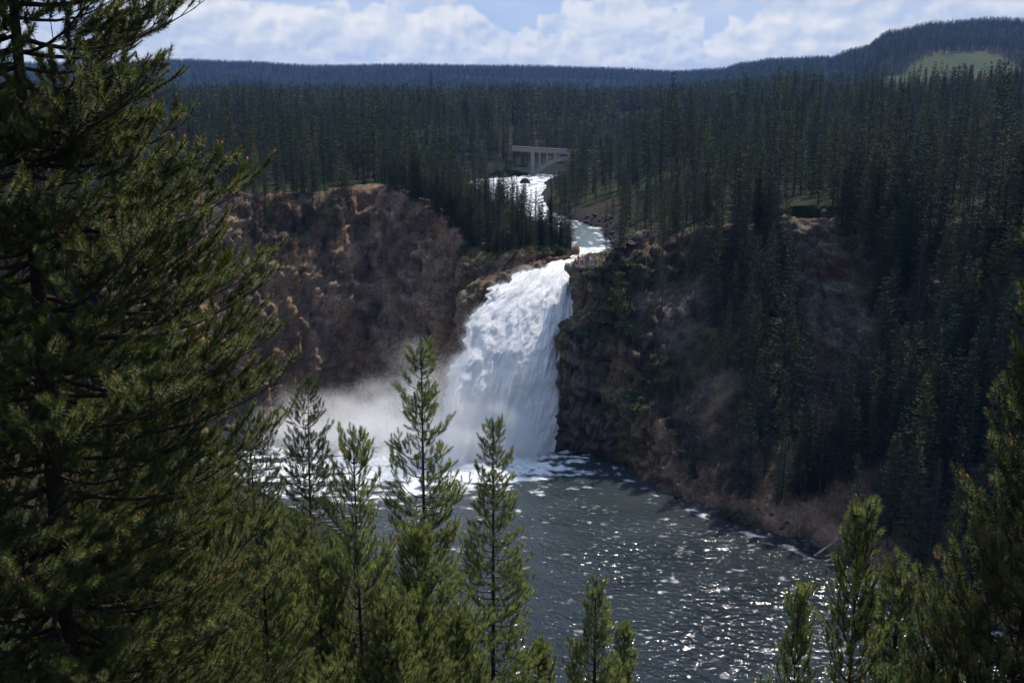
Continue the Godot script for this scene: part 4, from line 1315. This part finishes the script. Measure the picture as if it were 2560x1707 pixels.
	pine_to("lodgepole_pine", -17.0, 82.0, 42.6, "thin leaning pine beside the foaming water left of the spray", 20, {"reach": 3.0, "live": 0.3, "gap": 0.8, "trunk": 0.24, "tuft": 2.6, "buds": 0.0, "power": 0.4, "spare": 1.9, "tone": 0.7, "lean": Vector3(1.0, 0, 0), "thin": 0.2, "rise": 0.7})
	pine_to("lodgepole_pine", -17.8, 70.0, 43.4, "sparse pine half hidden by the huge left pine's outer branches", 21, {"reach": 3.0, "live": 0.2, "gap": 0.7, "trunk": 0.22, "tuft": 2.4, "buds": 0.0, "power": 0.4, "spare": 1.7, "tone": 0.75, "thin": 0.15, "rise": 0.7})
	pine_to("lodgepole_pine", -7.3, 24.0, 54.7, "mid height bushy pine inside the left thicket, above the low shore pine", 22, {"reach": 2.8, "live": 0.05, "gap": 0.4, "low": -0.1, "rise": 0.8, "buds": 0.25, "power": 0.5, "tone": 1.1})
	pine_to("lodgepole_pine", -5.4, 22.0, 53.9, "full pine at the thicket's edge left of the candelabra pine", 23, {"reach": 2.5, "live": 0.0, "gap": 0.4, "low": 0.0, "rise": 0.9, "buds": 0.3, "power": 0.55, "tone": 1.5})
	pine_to("lodgepole_pine", -4.9, 25.5, 51.6, "yellow green young pine at the foot of the candelabra pine", 24, {"reach": 2.4, "live": 0.0, "gap": 0.4, "low": 0.1, "rise": 1.0, "buds": 0.35, "power": 0.6, "tone": 1.5})
	pine_to("lodgepole_pine", -4.2, 22.0, 50.4, "low leafy pine at the bottom edge under the candelabra pine", 25, {"reach": 2.4, "live": 0.0, "gap": 0.4, "low": 0.1, "rise": 1.0, "buds": 0.3, "power": 0.55, "tone": 1.5})
	pine_to("lodgepole_pine", -3.0, 24.0, 51.2, "shaggy pine at the bottom edge below the red shooted pine", 26, {"reach": 2.4, "live": 0.0, "gap": 0.4, "low": 0.1, "rise": 1.0, "buds": 0.4, "power": 0.6, "tone": 1.5})
	pine_to("lodgepole_pine", -7.0, 19.0, 56.3, "dark pine against the huge left trunk, middle of the thicket", 27, {"reach": 2.7, "live": 0.1, "gap": 0.4, "low": -0.2, "rise": 0.7, "buds": 0.2, "power": 0.5, "from": 3.0, "tone": 0.7})
	pine_to("lodgepole_pine", -12.5, 33.0, 56.0, "distant bushy pine glimpsed through the thicket", 28, {"reach": 3.0, "live": 0.1, "gap": 0.45, "tuft": 1.3, "buds": 0.1, "power": 0.5, "spare": 1.2, "tone": 0.8})
	pine_to("lodgepole_pine", 5.2, 13.4, 55.0, "rusty tipped young pine at the bottom edge, left of the big right pine", 29, {"reach": 1.5, "live": 0.0, "gap": 0.45, "low": 0.3, "rise": 1.3, "buds": 0.2, "power": 0.8, "gaps": 0.15, "tuft": 1.15, "tone": 1.4, "rusty": 0.06})
	pine_to("lodgepole_pine", 6.3, 14.6, 55.5, "dense pine in front of the big right pine", 30, {"reach": 2.1, "live": 0.0, "gap": 0.4, "low": 0.1, "rise": 1.1, "buds": 0.15, "power": 0.75, "tone": 1.0, "tuft": 1.15, "rusty": 0.02})

# ---------------------------------------------------------------- the bridge
func make_bridge() -> void:
	var b := thing("arch_bridge", Vector3(27.0, 0, -505.0), "pale concrete arch bridge over the upper river", "bridge")
	b.rotation.y = 0.0
	var grey := Color(0.46, 0.43, 0.41)
	var deck := MB.new()
	var slant := -0.055
	var yy := func(x: float) -> float: return 48.4 + slant * x
	for k in 12:
		var x0 := -27.0 + k * 4.5
		var x1 := x0 + 4.5
		deck.quad(Vector3(x0, yy.call(x0), 3.6), Vector3(x0, yy.call(x0), -3.6), Vector3(x1, yy.call(x1), -3.6), Vector3(x1, yy.call(x1), 3.6), grey)
		deck.quad(Vector3(x0, yy.call(x0) - 1.1, 3.6), Vector3(x0, yy.call(x0), 3.6), Vector3(x1, yy.call(x1), 3.6), Vector3(x1, yy.call(x1) - 1.1, 3.6), grey)
		deck.quad(Vector3(x0, yy.call(x0), -3.6), Vector3(x0, yy.call(x0) - 1.1, -3.6), Vector3(x1, yy.call(x1) - 1.1, -3.6), Vector3(x1, yy.call(x1), -3.6), grey)
		deck.quad(Vector3(x0, yy.call(x0) - 1.1, -3.6), Vector3(x0, yy.call(x0) - 1.1, 3.6), Vector3(x1, yy.call(x1) - 1.1, 3.6), Vector3(x1, yy.call(x1) - 1.1, -3.6), grey)
	put("deck", deck.mesh(), mats.concrete, b)
	for z in [3.75, -3.75]:
		var par := MB.new()
		var q := Transform3D(Basis(Vector3.BACK, slant), Vector3(0, 48.4 + 0.95, z))
		par.box(q, Vector3(54, 0.28, 0.3), grey * 1.1, 0.05)
		par.box(q.translated(Vector3(0, -0.85, 0)), Vector3(54, 0.25, 0.32), grey, 0.05)
		put("railing", par.mesh(), mats.concrete, b)
		for k in 14:
			var x := -26.0 + k * 4.0
			var post := MB.new()
			post.box(Transform3D(Basis(), Vector3(x, yy.call(x) + 0.5, z)), Vector3(0.35, 1.05, 0.34), grey, 0.04)
			put("railing_post", post.mesh(), mats.concrete, b)
	for z in [2.6, -2.6]:
		var rib := MB.new()
		var up := []
		for k in 25:
			var t := k / 24.0 * 2.0 - 1.0
			up.append(Vector3(t * 17.6, 46.2 - 8.6 * (t * t) + slant * t * 17.6 * 0.5, z))
		for k in 24:
			var a: Vector3 = up[k]
			var c: Vector3 = up[k + 1]
			var th := 1.6
			var zz := Vector3(0, 0, 0.65)
			var dn := Vector3(0, -th, 0)
			rib.quad(a + zz + dn, a + zz, c + zz, c + zz + dn, grey)
			rib.quad(a - zz, a - zz + dn, c - zz + dn, c - zz, grey)
			rib.quad(a + zz, a - zz, c - zz, c + zz, grey)
			rib.quad(a - zz + dn, a + zz + dn, c + zz + dn, c - zz + dn, grey)
		put("arch_rib", rib.mesh(), mats.concrete, b)
		for x in [-14.2, -10.6, -7.0, 7.0, 10.6, 14.2]:
			var t: float = x / 17.6
			var y0: float = 46.2 - 8.6 * t * t + slant * x * 0.5 - 0.3
			var y1: float = yy.call(x) - 1.1
			var col := MB.new()
			col.box(Transform3D(Basis(), Vector3(x, (y0 + y1) * 0.5, z)), Vector3(0.8, y1 - y0, 0.9), grey, 0.06)
			put("spandrel_column", col.mesh(), mats.concrete, b)
		for x in [-17.4, 17.4]:
			var pier := MB.new()
			var y1: float = yy.call(x) - 1.1
			pier.box(Transform3D(Basis(), Vector3(x, (36.0 + y1) * 0.5, z)), Vector3(1.7, y1 - 36.0, 1.5), grey, 0.08)
			put("pier", pier.mesh(), mats.concrete, b)

# ---------------------------------------------------------------- rocks, logs, snags
func make_boulders() -> void:
	rng.seed = 31
	var kinds := []
	for k in 4:
		var m := MB.new()
		m.blob(Vector3(k * 13.0, 0, 0), Vector3(1.0, 0.72, 0.85), n_cell, 0.55, 9.0 + k, Color(0.15, 0.13, 0.118), 10, 14)
		for i in m.v.size(): m.v[i] -= Vector3(k * 13.0, 0, 0)
		kinds.append(m.mesh())
	var spots := []
	for k in 110:
		var x := rng.randf_range(13.0, 54.0)
		var d := edge_bank(x) + rng.randf_range(-0.8, 1.0) + 6.0 * pow(rng.randf(), 2.5)
		spots.append([x, d, 0.3 + 0.75 * pow(rng.randf(), 2.0)])
	for s in [[28.8, 171.5, 1.3], [44.5, 151.0, 1.7], [42.8, 152.0, 1.3], [26.4, 180.0, 1.5], [49.5, 144.5, 1.2], [38.6, 157.4, 1.0], [33.0, 164.5, 1.1]]: spots.append(s)
	var stones := []
	for s in spots:
		var p := slope_at(s[0], s[1])
		if p.y < -0.9: p.y = -0.3
		var o := put("boulder", kinds[rng.randi_range(0, 3)], mats.stone)
		o.position = p + Vector3(0, s[2] * 0.15, 0)
		o.scale = Vector3(rng.randf_range(0.8, 1.3), rng.randf_range(0.7, 1.1), rng.randf_range(0.8, 1.3)) * s[2]
		o.rotation = Vector3(rng.randf_range(-0.3, 0.3), rng.randf() * TAU, rng.randf_range(-0.3, 0.3))
		var big: bool = s[2] > 1.0
		tag(o, "", "boulder", "large boulders on the right bank" if big else "small rocks on the right bank")
		var c := pixel(p)
		stones.append([o, "large pale boulder" if big else ("small brown rock" if s[2] < 0.45 else "squat brown rock"), "at the waterline " + ("below the buttress" if c.x < 0.61 else "below the open slope" if c.x < 0.70 else "by the gravel shore" if c.x < 0.76 else "near the water logs"), c.x])
	count_off(stones)
	rng.seed = 35
	stones = []
	for k in 46:
		var d := rng.randf_range(243.0, 300.0)
		var x := river_x(d) + 4.0
		while river_at(Vector2(x, d)).x < -0.4: x += 0.5
		x += 5.0 * pow(rng.randf(), 2.0)
		var r := 0.5 + 1.3 * pow(rng.randf(), 2.0)
		var o := put("boulder", kinds[rng.randi_range(0, 3)], mats.stone)
		o.position = Vector3(x, ground(x, d) + r * 0.2, -d)
		o.scale = Vector3(rng.randf_range(0.8, 1.4), rng.randf_range(0.6, 1.0), rng.randf_range(0.8, 1.3)) * r
		o.rotation = Vector3(rng.randf_range(-0.3, 0.3), rng.randf() * TAU, rng.randf_range(-0.3, 0.3))
		tag(o, "", "boulder", "boulders along the upper river")
		stones.append([o, "large grey boulder" if r > 0.95 else "small grey boulder", "on the upper river's far bank " + ("near the brink" if d < 262.0 else "at the bend" if d < 280.0 else "beyond the bend"), pixel(o.position).x])
	count_off(stones)
	# the dark rock island in the white rapids
	var m := MB.new()
	m.blob(Vector3(5.6, 36.9, -451), Vector3(3.6, 3.4, 4.0), n_cell, 0.5, 3.0, Color(0.075, 0.062, 0.056), 16, 22)
	tag(put("rock_island", m.mesh(), mats.rock), "dark rock standing in the white rapids below the bridge", "rock")
	var top := MB.new()
	top.blob(Vector3(57.6, 46.2, -197.5), Vector3(0.9, 0.6, 0.7), n_cell, 0.4, 9.0, Color(0.42, 0.38, 0.36), 10, 14)
	tag(put("boulder", top.mesh(), mats.stone), "pale block perched on top of the grey ledges among the right bank trees", "boulder")

func log_at(called: String, a: Vector3, b: Vector3, r0: float, label: String, cat_: String, group := "", stubs := 4) -> void:
	var m := MB.new()
	var path := PackedVector3Array()
	var rad := PackedFloat32Array()
	for i in 6:
		var t := i / 5.0
		path.append(a.lerp(b, t) + Vector3(0, 0.12 * sin(t * 7.0 + a.x), 0.1 * sin(t * 5.0)))
		rad.append(lerpf(r0, r0 * 0.45, t))
	m.tube(path, rad, 7, Color(0.30, 0.275, 0.25), 0.1, int(a.x * 10.0))
	var o := thing(called, Vector3.ZERO, label, cat_, group)
	put("trunk", m.mesh(), mats.deadwood, o)
	for k in stubs:
		var t := 0.35 + 0.6 * k / stubs
		var p := a.lerp(b, t)
		var ax := (b - a).normalized()
		var sd := ax.cross(Vector3(sin(k * 2.3), 0.4, cos(k * 2.3))).normalized()
		var br := MB.new()
		br.tube(PackedVector3Array([p, p + sd * 0.5 + ax * 0.2, p + sd * 0.9 + ax * 0.6]), PackedFloat32Array([0.07, 0.045, 0.015]) , 4, Color(0.27, 0.25, 0.23))
		put("branch", br.mesh(), mats.deadwood, o)

func make_logs() -> void:
	log_at("fallen_log", Vector3(44.3, 0.1, -146.4), Vector3(52.2, 4.6, -149.0), 0.26, "long grey log slanting up from the water at the right bank", "log")
	log_at("fallen_log", Vector3(45.3, -0.1, -144.6), Vector3(50.4, 1.9, -145.6), 0.32, "thick pale log, lower of the two reaching into the water", "log")
	log_at("fallen_log", Vector3(45.6, 0.3, -145.6), Vector3(51.6, 3.4, -147.4), 0.14, "thin pole between the two logs at the water's edge", "log")
	log_at("fallen_log", Vector3(37.6, 4.6, -165.4), Vector3(41.0, 4.3, -165.0), 0.24, "short weathered log lying level on the gravel bank", "log")
	for e in [[44.6, 180.5, 47.2, 181.5, "grey log on the bank uphill of the white stumps"], [44.0, 174.5, 49.2, 176.5, "long thin log low in the trees of the right bank"], [36.4, 196.0, 39.0, 197.0, "fallen stem in the gully above the dark spruce"], [52.0, 160.0, 57.5, 164.5, "dark fallen stem among the trees behind the water logs"], [61.0, 150.0, 64.0, 158.0, "grey leaning stem in the deep shade of the right bank"]]:
		var p := slope_at(e[0], e[1])
		var q := slope_at(e[2], e[3])
		log_at("fallen_log", p + Vector3(0, 0.35, 0), q + Vector3(0, 0.6, 0), 0.17, e[4], "log")
	var s := slope_at(42.6, 184.0)
	log_at("broken_stump", s + Vector3(0, -0.4, 0), s + Vector3(-0.6, 2.6, 0.2), 0.34, "white broken stump on the open slope of the right bank", "stump", "", 0)
	s = slope_at(41.6, 181.6)
	log_at("broken_stump", s + Vector3(0, -0.4, 0), s + Vector3(-0.1, 1.8, 0), 0.15, "thin grey stub just below the white broken stump", "stump", "", 0)
	s = slope_at(44.4, 181.4)
	log_at("broken_stump", s + Vector3(0, -0.4, 0), s + Vector3(0.35, 2.2, 0), 0.14, "reddish stub right of the white broken stump", "stump", "", 0)
	s = slope_at(26.0, 203.0)
	log_at("dead_snag", s + Vector3(0, -0.5, 0), s + Vector3(-0.5, 6.2, 0.1), 0.14, "bare grey pole on the rock face right of the overlook", "dead tree", "", 2)
	for e in [[66.5, 165.0, 10.0, "tall bare snag with drooping twigs in the shaded right forest"], [72.0, 150.0, 9.0, "second bare snag deep in the shaded right forest"], [58.0, 152.0, 8.0, "crooked silver snag above the water logs"]]:
		var p := slope_at(e[0], e[1])
		log_at("dead_snag", p + Vector3(0, -0.5, 0), p + Vector3(0.4, e[2], 0.2), 0.18, e[3], "dead tree", "", 14)
	# driftwood on the near shore
	rng.seed = 63
	for k in 6:
		var x := -30.5 + k * 0.9
		var d := 160.0 - k * 1.3
		var a := Vector3(x, ground(x, d) + 0.3, -d)
		log_at("driftwood_log", a, a + Vector3(rng.randf_range(2.0, 5.0), rng.randf_range(-0.2, 0.9), rng.randf_range(-2.5, 2.5)), 0.2, ["leftmost", "second", "third", "fourth", "fifth", "rightmost"][k] + " grey driftwood log jammed on the near shore", "log", "driftwood on the near shore")

# ---------------------------------------------------------------- people at the overlook
func body(pose: int, shirt: Color, trousers: Color, skin: Color, hair: Color) -> ArrayMesh:
	var sw := 0.03 * (pose - 1)
	var arm := [Vector3(0.30, 0.85, 0.05), Vector3(0.26, 1.10, 0.30), Vector3(0.34, 1.02, 0.22)]
	var ra: Vector3 = arm[pose % 3]
	var la: Vector3 = arm[(pose + 1) % 3] * Vector3(-1, 1, 1)
	var caps := [
		[Vector3(0.10, 0.05, 0.0), Vector3(0.10, 0.05, 0.12), 0.05, 0.045, 3], [Vector3(-0.10, 0.05, 0.0), Vector3(-0.10, 0.05, 0.12), 0.05, 0.045, 3],
		[Vector3(0.10, 0.06, 0.0), Vector3(0.10 + sw, 0.48, 0.02), 0.05, 0.065, 1], [Vector3(-0.10, 0.06, 0.0), Vector3(-0.10 + sw, 0.48, 0.02), 0.05, 0.065, 1],
		[Vector3(0.10 + sw, 0.48, 0.02), Vector3(0.09, 0.88, 0), 0.068, 0.09, 1], [Vector3(-0.10 + sw, 0.48, 0.02), Vector3(-0.09, 0.88, 0), 0.068, 0.09, 1],
		[Vector3(0, 0.95, 0), Vector3(0, 1.2, 0.0), 0.135, 0.14, 0], [Vector3(-0.1, 1.36, 0), Vector3(0.1, 1.36, 0), 0.10, 0.10, 0], [Vector3(0, 1.15, 0), Vector3(0, 1.36, 0), 0.14, 0.12, 0],
		[Vector3(0.19, 1.38, 0), ra.lerp(Vector3(0.27, 1.15, -0.04), 0.55), 0.055, 0.045, 0], [Vector3(-0.19, 1.38, 0), la.lerp(Vector3(-0.27, 1.15, -0.04), 0.55), 0.055, 0.045, 0],
		[ra.lerp(Vector3(0.27, 1.15, -0.04), 0.55), ra, 0.044, 0.034, 2], [la.lerp(Vector3(-0.27, 1.15, -0.04), 0.55), la, 0.044, 0.034, 2],
		[Vector3(0, 1.42, 0), Vector3(0, 1.56, 0.01), 0.055, 0.055, 2], [Vector3(0, 1.60, 0.02), Vector3(0, 1.66, 0.01), 0.09, 0.095, 2], [Vector3(0, 1.64, -0.02), Vector3(0, 1.69, -0.01), 0.10, 0.10, 4]]
	var tone := [shirt, trousers, skin, Color(0.05, 0.04, 0.035), hair]
	var cs := 0.05
	var o := Vector3(-0.55, -0.05, -0.3)
	var nx := 22
	var ny := 38
	var nz := 14
	var val := PackedFloat32Array()
	val.resize(nx * ny * nz)
	for x in nx:
		for y in ny:
			for z in nz:
				var p := o + Vector3(x, y, z) * cs
				var f := 1.0
				for c in caps:
					var a: Vector3 = c[0]
					if absf(a.y - p.y) > 0.62: continue
					var ab: Vector3 = c[1] - a
					var t := clampf((p - a).dot(ab) / ab.length_squared(), 0.0, 1.0)
					var g: float = (p - a - ab * t).length() - lerpf(c[2], c[3], t)
					var hh := clampf(0.5 + 0.5 * (f - g) / 0.03, 0.0, 1.0)
					f = lerpf(f, g, hh) - 0.03 * hh * (1.0 - hh)
				val[(x * ny + y) * nz + z] = f
	var m := MB.new()
	var at := {}
	var st := [ny * nz, nz, 1]
	for x in nx - 1:
		for y in ny - 1:
			for z in nz - 1:
				var base := (x * ny + y) * nz + z
				var sum := Vector3.ZERO
				var n := 0
				for e in [[0, 0, 0, 0], [0, 1, 0, 0], [0, 0, 1, 0], [0, 1, 1, 0], [1, 0, 0, 0], [1, 0, 0, 1], [1, 1, 0, 0], [1, 1, 0, 1], [2, 0, 0, 0], [2, 1, 0, 0], [2, 0, 1, 0], [2, 1, 1, 0]]:
					var c0 := Vector3i(0, 0, 0)
					match e[0]:
						0: c0 = Vector3i(0, e[1], e[2])
						1: c0 = Vector3i(e[1], 0, e[3])
						2: c0 = Vector3i(e[1], e[2], 0)
					var i0: int = base + c0.x * st[0] + c0.y * st[1] + c0.z
					var i1: int = i0 + st[e[0]]
					if (val[i0] < 0.0) != (val[i1] < 0.0):
						var t := val[i0] / (val[i0] - val[i1])
						var q := Vector3(c0)
						q[e[0]] += t
						sum += q
						n += 1
				if n:
					var p := o + (Vector3(x, y, z) + sum / n) * cs
					var best := 1e9
					var which := 0
					for c in caps:
						var a: Vector3 = c[0]
						var ab: Vector3 = c[1] - a
						var t := clampf((p - a).dot(ab) / ab.length_squared(), 0.0, 1.0)
						var g: float = (p - a - ab * t).length() - lerpf(c[2], c[3], t)
						if g < best:
							best = g
							which = c[4]
					at[base] = m.vert(p, tone[which])
	for x in range(1, nx - 1):
		for y in range(1, ny - 1):
			for z in range(1, nz - 1):
				var b := (x * ny + y) * nz + z
				for ax in 3:
					var i1: int = b + st[ax]
					if (val[b] < 0.0) == (val[i1] < 0.0): continue
					var u: int = st[(ax + 1) % 3]
					var w: int = st[(ax + 2) % 3]
					if at.has(b) and at.has(b - u) and at.has(b - w) and at.has(b - u - w):
						var q := [at[b - u - w], at[b - w], at[b], at[b - u]]
						if val[b] < 0.0: q.reverse()
						m.ix.append_array(PackedInt32Array([q[0], q[1], q[2], q[0], q[2], q[3]]))
	return m.mesh()

func make_overlook() -> void:
	var pad := MB.new()
	rng.seed = 88
	pad.blob(Vector3(15.9, 34.9, -204.6), Vector3(4.4, 0.7, 3.9), n_cell, 0.1, 4.0, Color(0.23, 0.18, 0.155), 12, 26)
	for i in pad.v.size(): pad.v[i].y = minf(pad.v[i].y, 35.5)
	tag(put("overlook_terrace", pad.mesh(), mats.stone), "trampled stone terrace at the brink where visitors stand", "terrace", "", "structure")
	var rail := thing("guard_rail", Vector3.ZERO, "low pale railing round the edge of the crowded overlook", "railing")
	var rim_pts := [Vector3(12.4, 35.45, -206.8), Vector3(12.2, 35.45, -204.8), Vector3(12.7, 35.45, -202.8), Vector3(14.0, 35.45, -201.4), Vector3(15.8, 35.45, -201.0), Vector3(17.8, 35.45, -201.5)]
	for k in rim_pts.size():
		var post := MB.new()
		post.box(Transform3D(Basis(), rim_pts[k] + Vector3(0, 0.5, 0)), Vector3(0.16, 1.1, 0.16), Color(0.33, 0.27, 0.2), 0.02)
		put("rail_post", post.mesh(), mats.deadwood, rail)
		if k:
			for y in [0.5, 0.95]:
				var bar := MB.new()
				bar.tube(PackedVector3Array([rim_pts[k - 1] + Vector3(0, y, 0), rim_pts[k] + Vector3(0, y, 0)]), PackedFloat32Array([0.05, 0.05]), 6, Color(0.33, 0.27, 0.2))
				put("rail_bar", bar.mesh(), mats.deadwood, rail)
	var red := Color(0.55, 0.05, 0.04)
	var blue := Color(0.06, 0.09, 0.25)
	var navy := Color(0.03, 0.035, 0.07)
	var white := Color(0.75, 0.75, 0.73)
	var khaki := Color(0.33, 0.27, 0.17)
	var black := Color(0.03, 0.03, 0.03)
	var grey := Color(0.3, 0.3, 0.32)
	var skin := Color(0.48, 0.29, 0.20)
	var hair := Color(0.06, 0.04, 0.03)
	var list := [
		[12.75, 204.2, red, khaki, hair, "person in red top and khaki trousers at the corner of the railing"], [13.3, 203.3, white, blue, hair, "person in white top and blue trousers beside the red top at the corner"],
		[13.5, 202.5, red, navy, black, "person in red top and navy trousers at the front railing"], [14.1, 202.7, blue, khaki, hair, "person in blue top and khaki trousers at the front railing"],
		[14.6, 202.1, navy, grey, hair, "person in navy top and grey trousers at the front railing"], [15.0, 203.1, white, khaki, Color(0.3, 0.2, 0.1), "fair haired person in white top and khaki trousers"],
		[15.3, 202.0, grey, blue, hair, "person in grey top and blue trousers at the front railing"], [15.9, 202.5, khaki, navy, hair, "person in khaki top and navy trousers at the front railing"],
		[16.3, 203.4, white, navy, black, "person in white top and navy trousers mid terrace"], [16.8, 202.4, Color(0.5, 0.33, 0.1), blue, hair, "person in mustard top near the end of the railing"],
		[13.6, 204.8, black, blue, hair, "person in black top and blue trousers behind the corner group"], [14.5, 204.6, navy, black, hair, "person dressed in dark navy in the middle row"],
		[15.4, 204.9, Color(0.45, 0.1, 0.12), grey, hair, "person in maroon top and grey trousers in the middle row"], [16.2, 205.2, Color(0.12, 0.25, 0.14), khaki, hair, "person in green top and khaki trousers in the middle row"],
		[14.9, 206.6, navy, navy, black, "tall dark figure in the back row against the white rapid"], [16.1, 207.0, Color(0.5, 0.3, 0.28), grey, hair, "person in pink top in the back row"],
		[17.2, 206.6, red, grey, hair, "person in red top in the back row, farthest from the falls"], [17.4, 204.0, Color(0.2, 0.15, 0.12), khaki, hair, "person in brown top standing away from the railing"]]
	for k in list.size():
		var e: Array = list[k]
		var o := put("person", body(k, e[2], e[3], skin, e[4]), mats.cloth)
		o.position = Vector3(e[0], 35.5, -e[1])
		o.rotation.y = rng.randf_range(-2.6, 0.8) if k > 9 else rng.randf_range(-1.9, -0.3)
		o.scale = Vector3.ONE * rng.randf_range(0.93, 1.06)
		tag(o, e[5], "person", "visitors at the overlook")

# ---------------------------------------------------------------- all of it
func _ready() -> void:
	var cam := Camera3D.new()
	cam.name = "camera"
	cam.fov = 35.49
	cam.near = 0.2
	cam.far = 12000.0
	cam.position = Vector3(0, CAM_Y, 0)
	cam.rotation_degrees = Vector3(-11.7, 0, 0)
	add_child(cam)
	cam.current = true
	for s in [[n_low, 3, 0.012, 2], [n_fbm, 5, 0.03, 5], [n_ridge, 8, 0.03, 4]]:
		s[0].noise_type = FastNoiseLite.TYPE_SIMPLEX_SMOOTH
		s[0].seed = s[1]
		s[0].frequency = s[2]
		s[0].fractal_type = FastNoiseLite.FRACTAL_FBM
		s[0].fractal_octaves = s[3]
	n_cell.noise_type = FastNoiseLite.TYPE_CELLULAR
	n_cell.seed = 21
	n_cell.frequency = 0.06
	n_cell.cellular_return_type = FastNoiseLite.RETURN_DISTANCE2_SUB
	n_cell.fractal_type = FastNoiseLite.FRACTAL_NONE
	n_block.noise_type = FastNoiseLite.TYPE_CELLULAR
	n_block.seed = 22
	n_block.frequency = 0.06
	n_block.cellular_return_type = FastNoiseLite.RETURN_CELL_VALUE
	n_block.fractal_type = FastNoiseLite.FRACTAL_NONE
	var env := Environment.new()
	env.background_mode = Environment.BG_SKY
	env.sky = Sky.new()
	env.sky.sky_material = make_sky()
	env.background_energy_multiplier = 1.0
	env.tonemap_mode = Environment.TONE_MAPPER_LINEAR
	env.tonemap_exposure = 1.15
	env.fog_enabled = true
	env.fog_density = 0.00006
	env.fog_light_color = Color(0.45, 0.66, 1.0)
	env.sdfgi_enabled = true
	env.ssao_enabled = true
	env.ssil_enabled = true
	var we := WorldEnvironment.new()
	we.name = "environment"
	we.environment = env
	add_child(we)
	var sun := DirectionalLight3D.new()
	sun.name = "sun"
	sun.light_energy = 1.6
	sun.light_color = Color(1.0, 0.965, 0.92)
	sun.light_angular_distance = 0.5
	sun.shadow_enabled = true
	sun.rotation_degrees = Vector3(-57.0, 180.0 - 38.0, 0)   # high ahead, to the right
	add_child(sun)

	make_materials()
	make_terrain()
	make_cliffs()
	make_water()
	make_bridge()
	forest()
	make_shrubs()
	make_boulders()
	make_logs()
	make_overlook()
	near_pines()
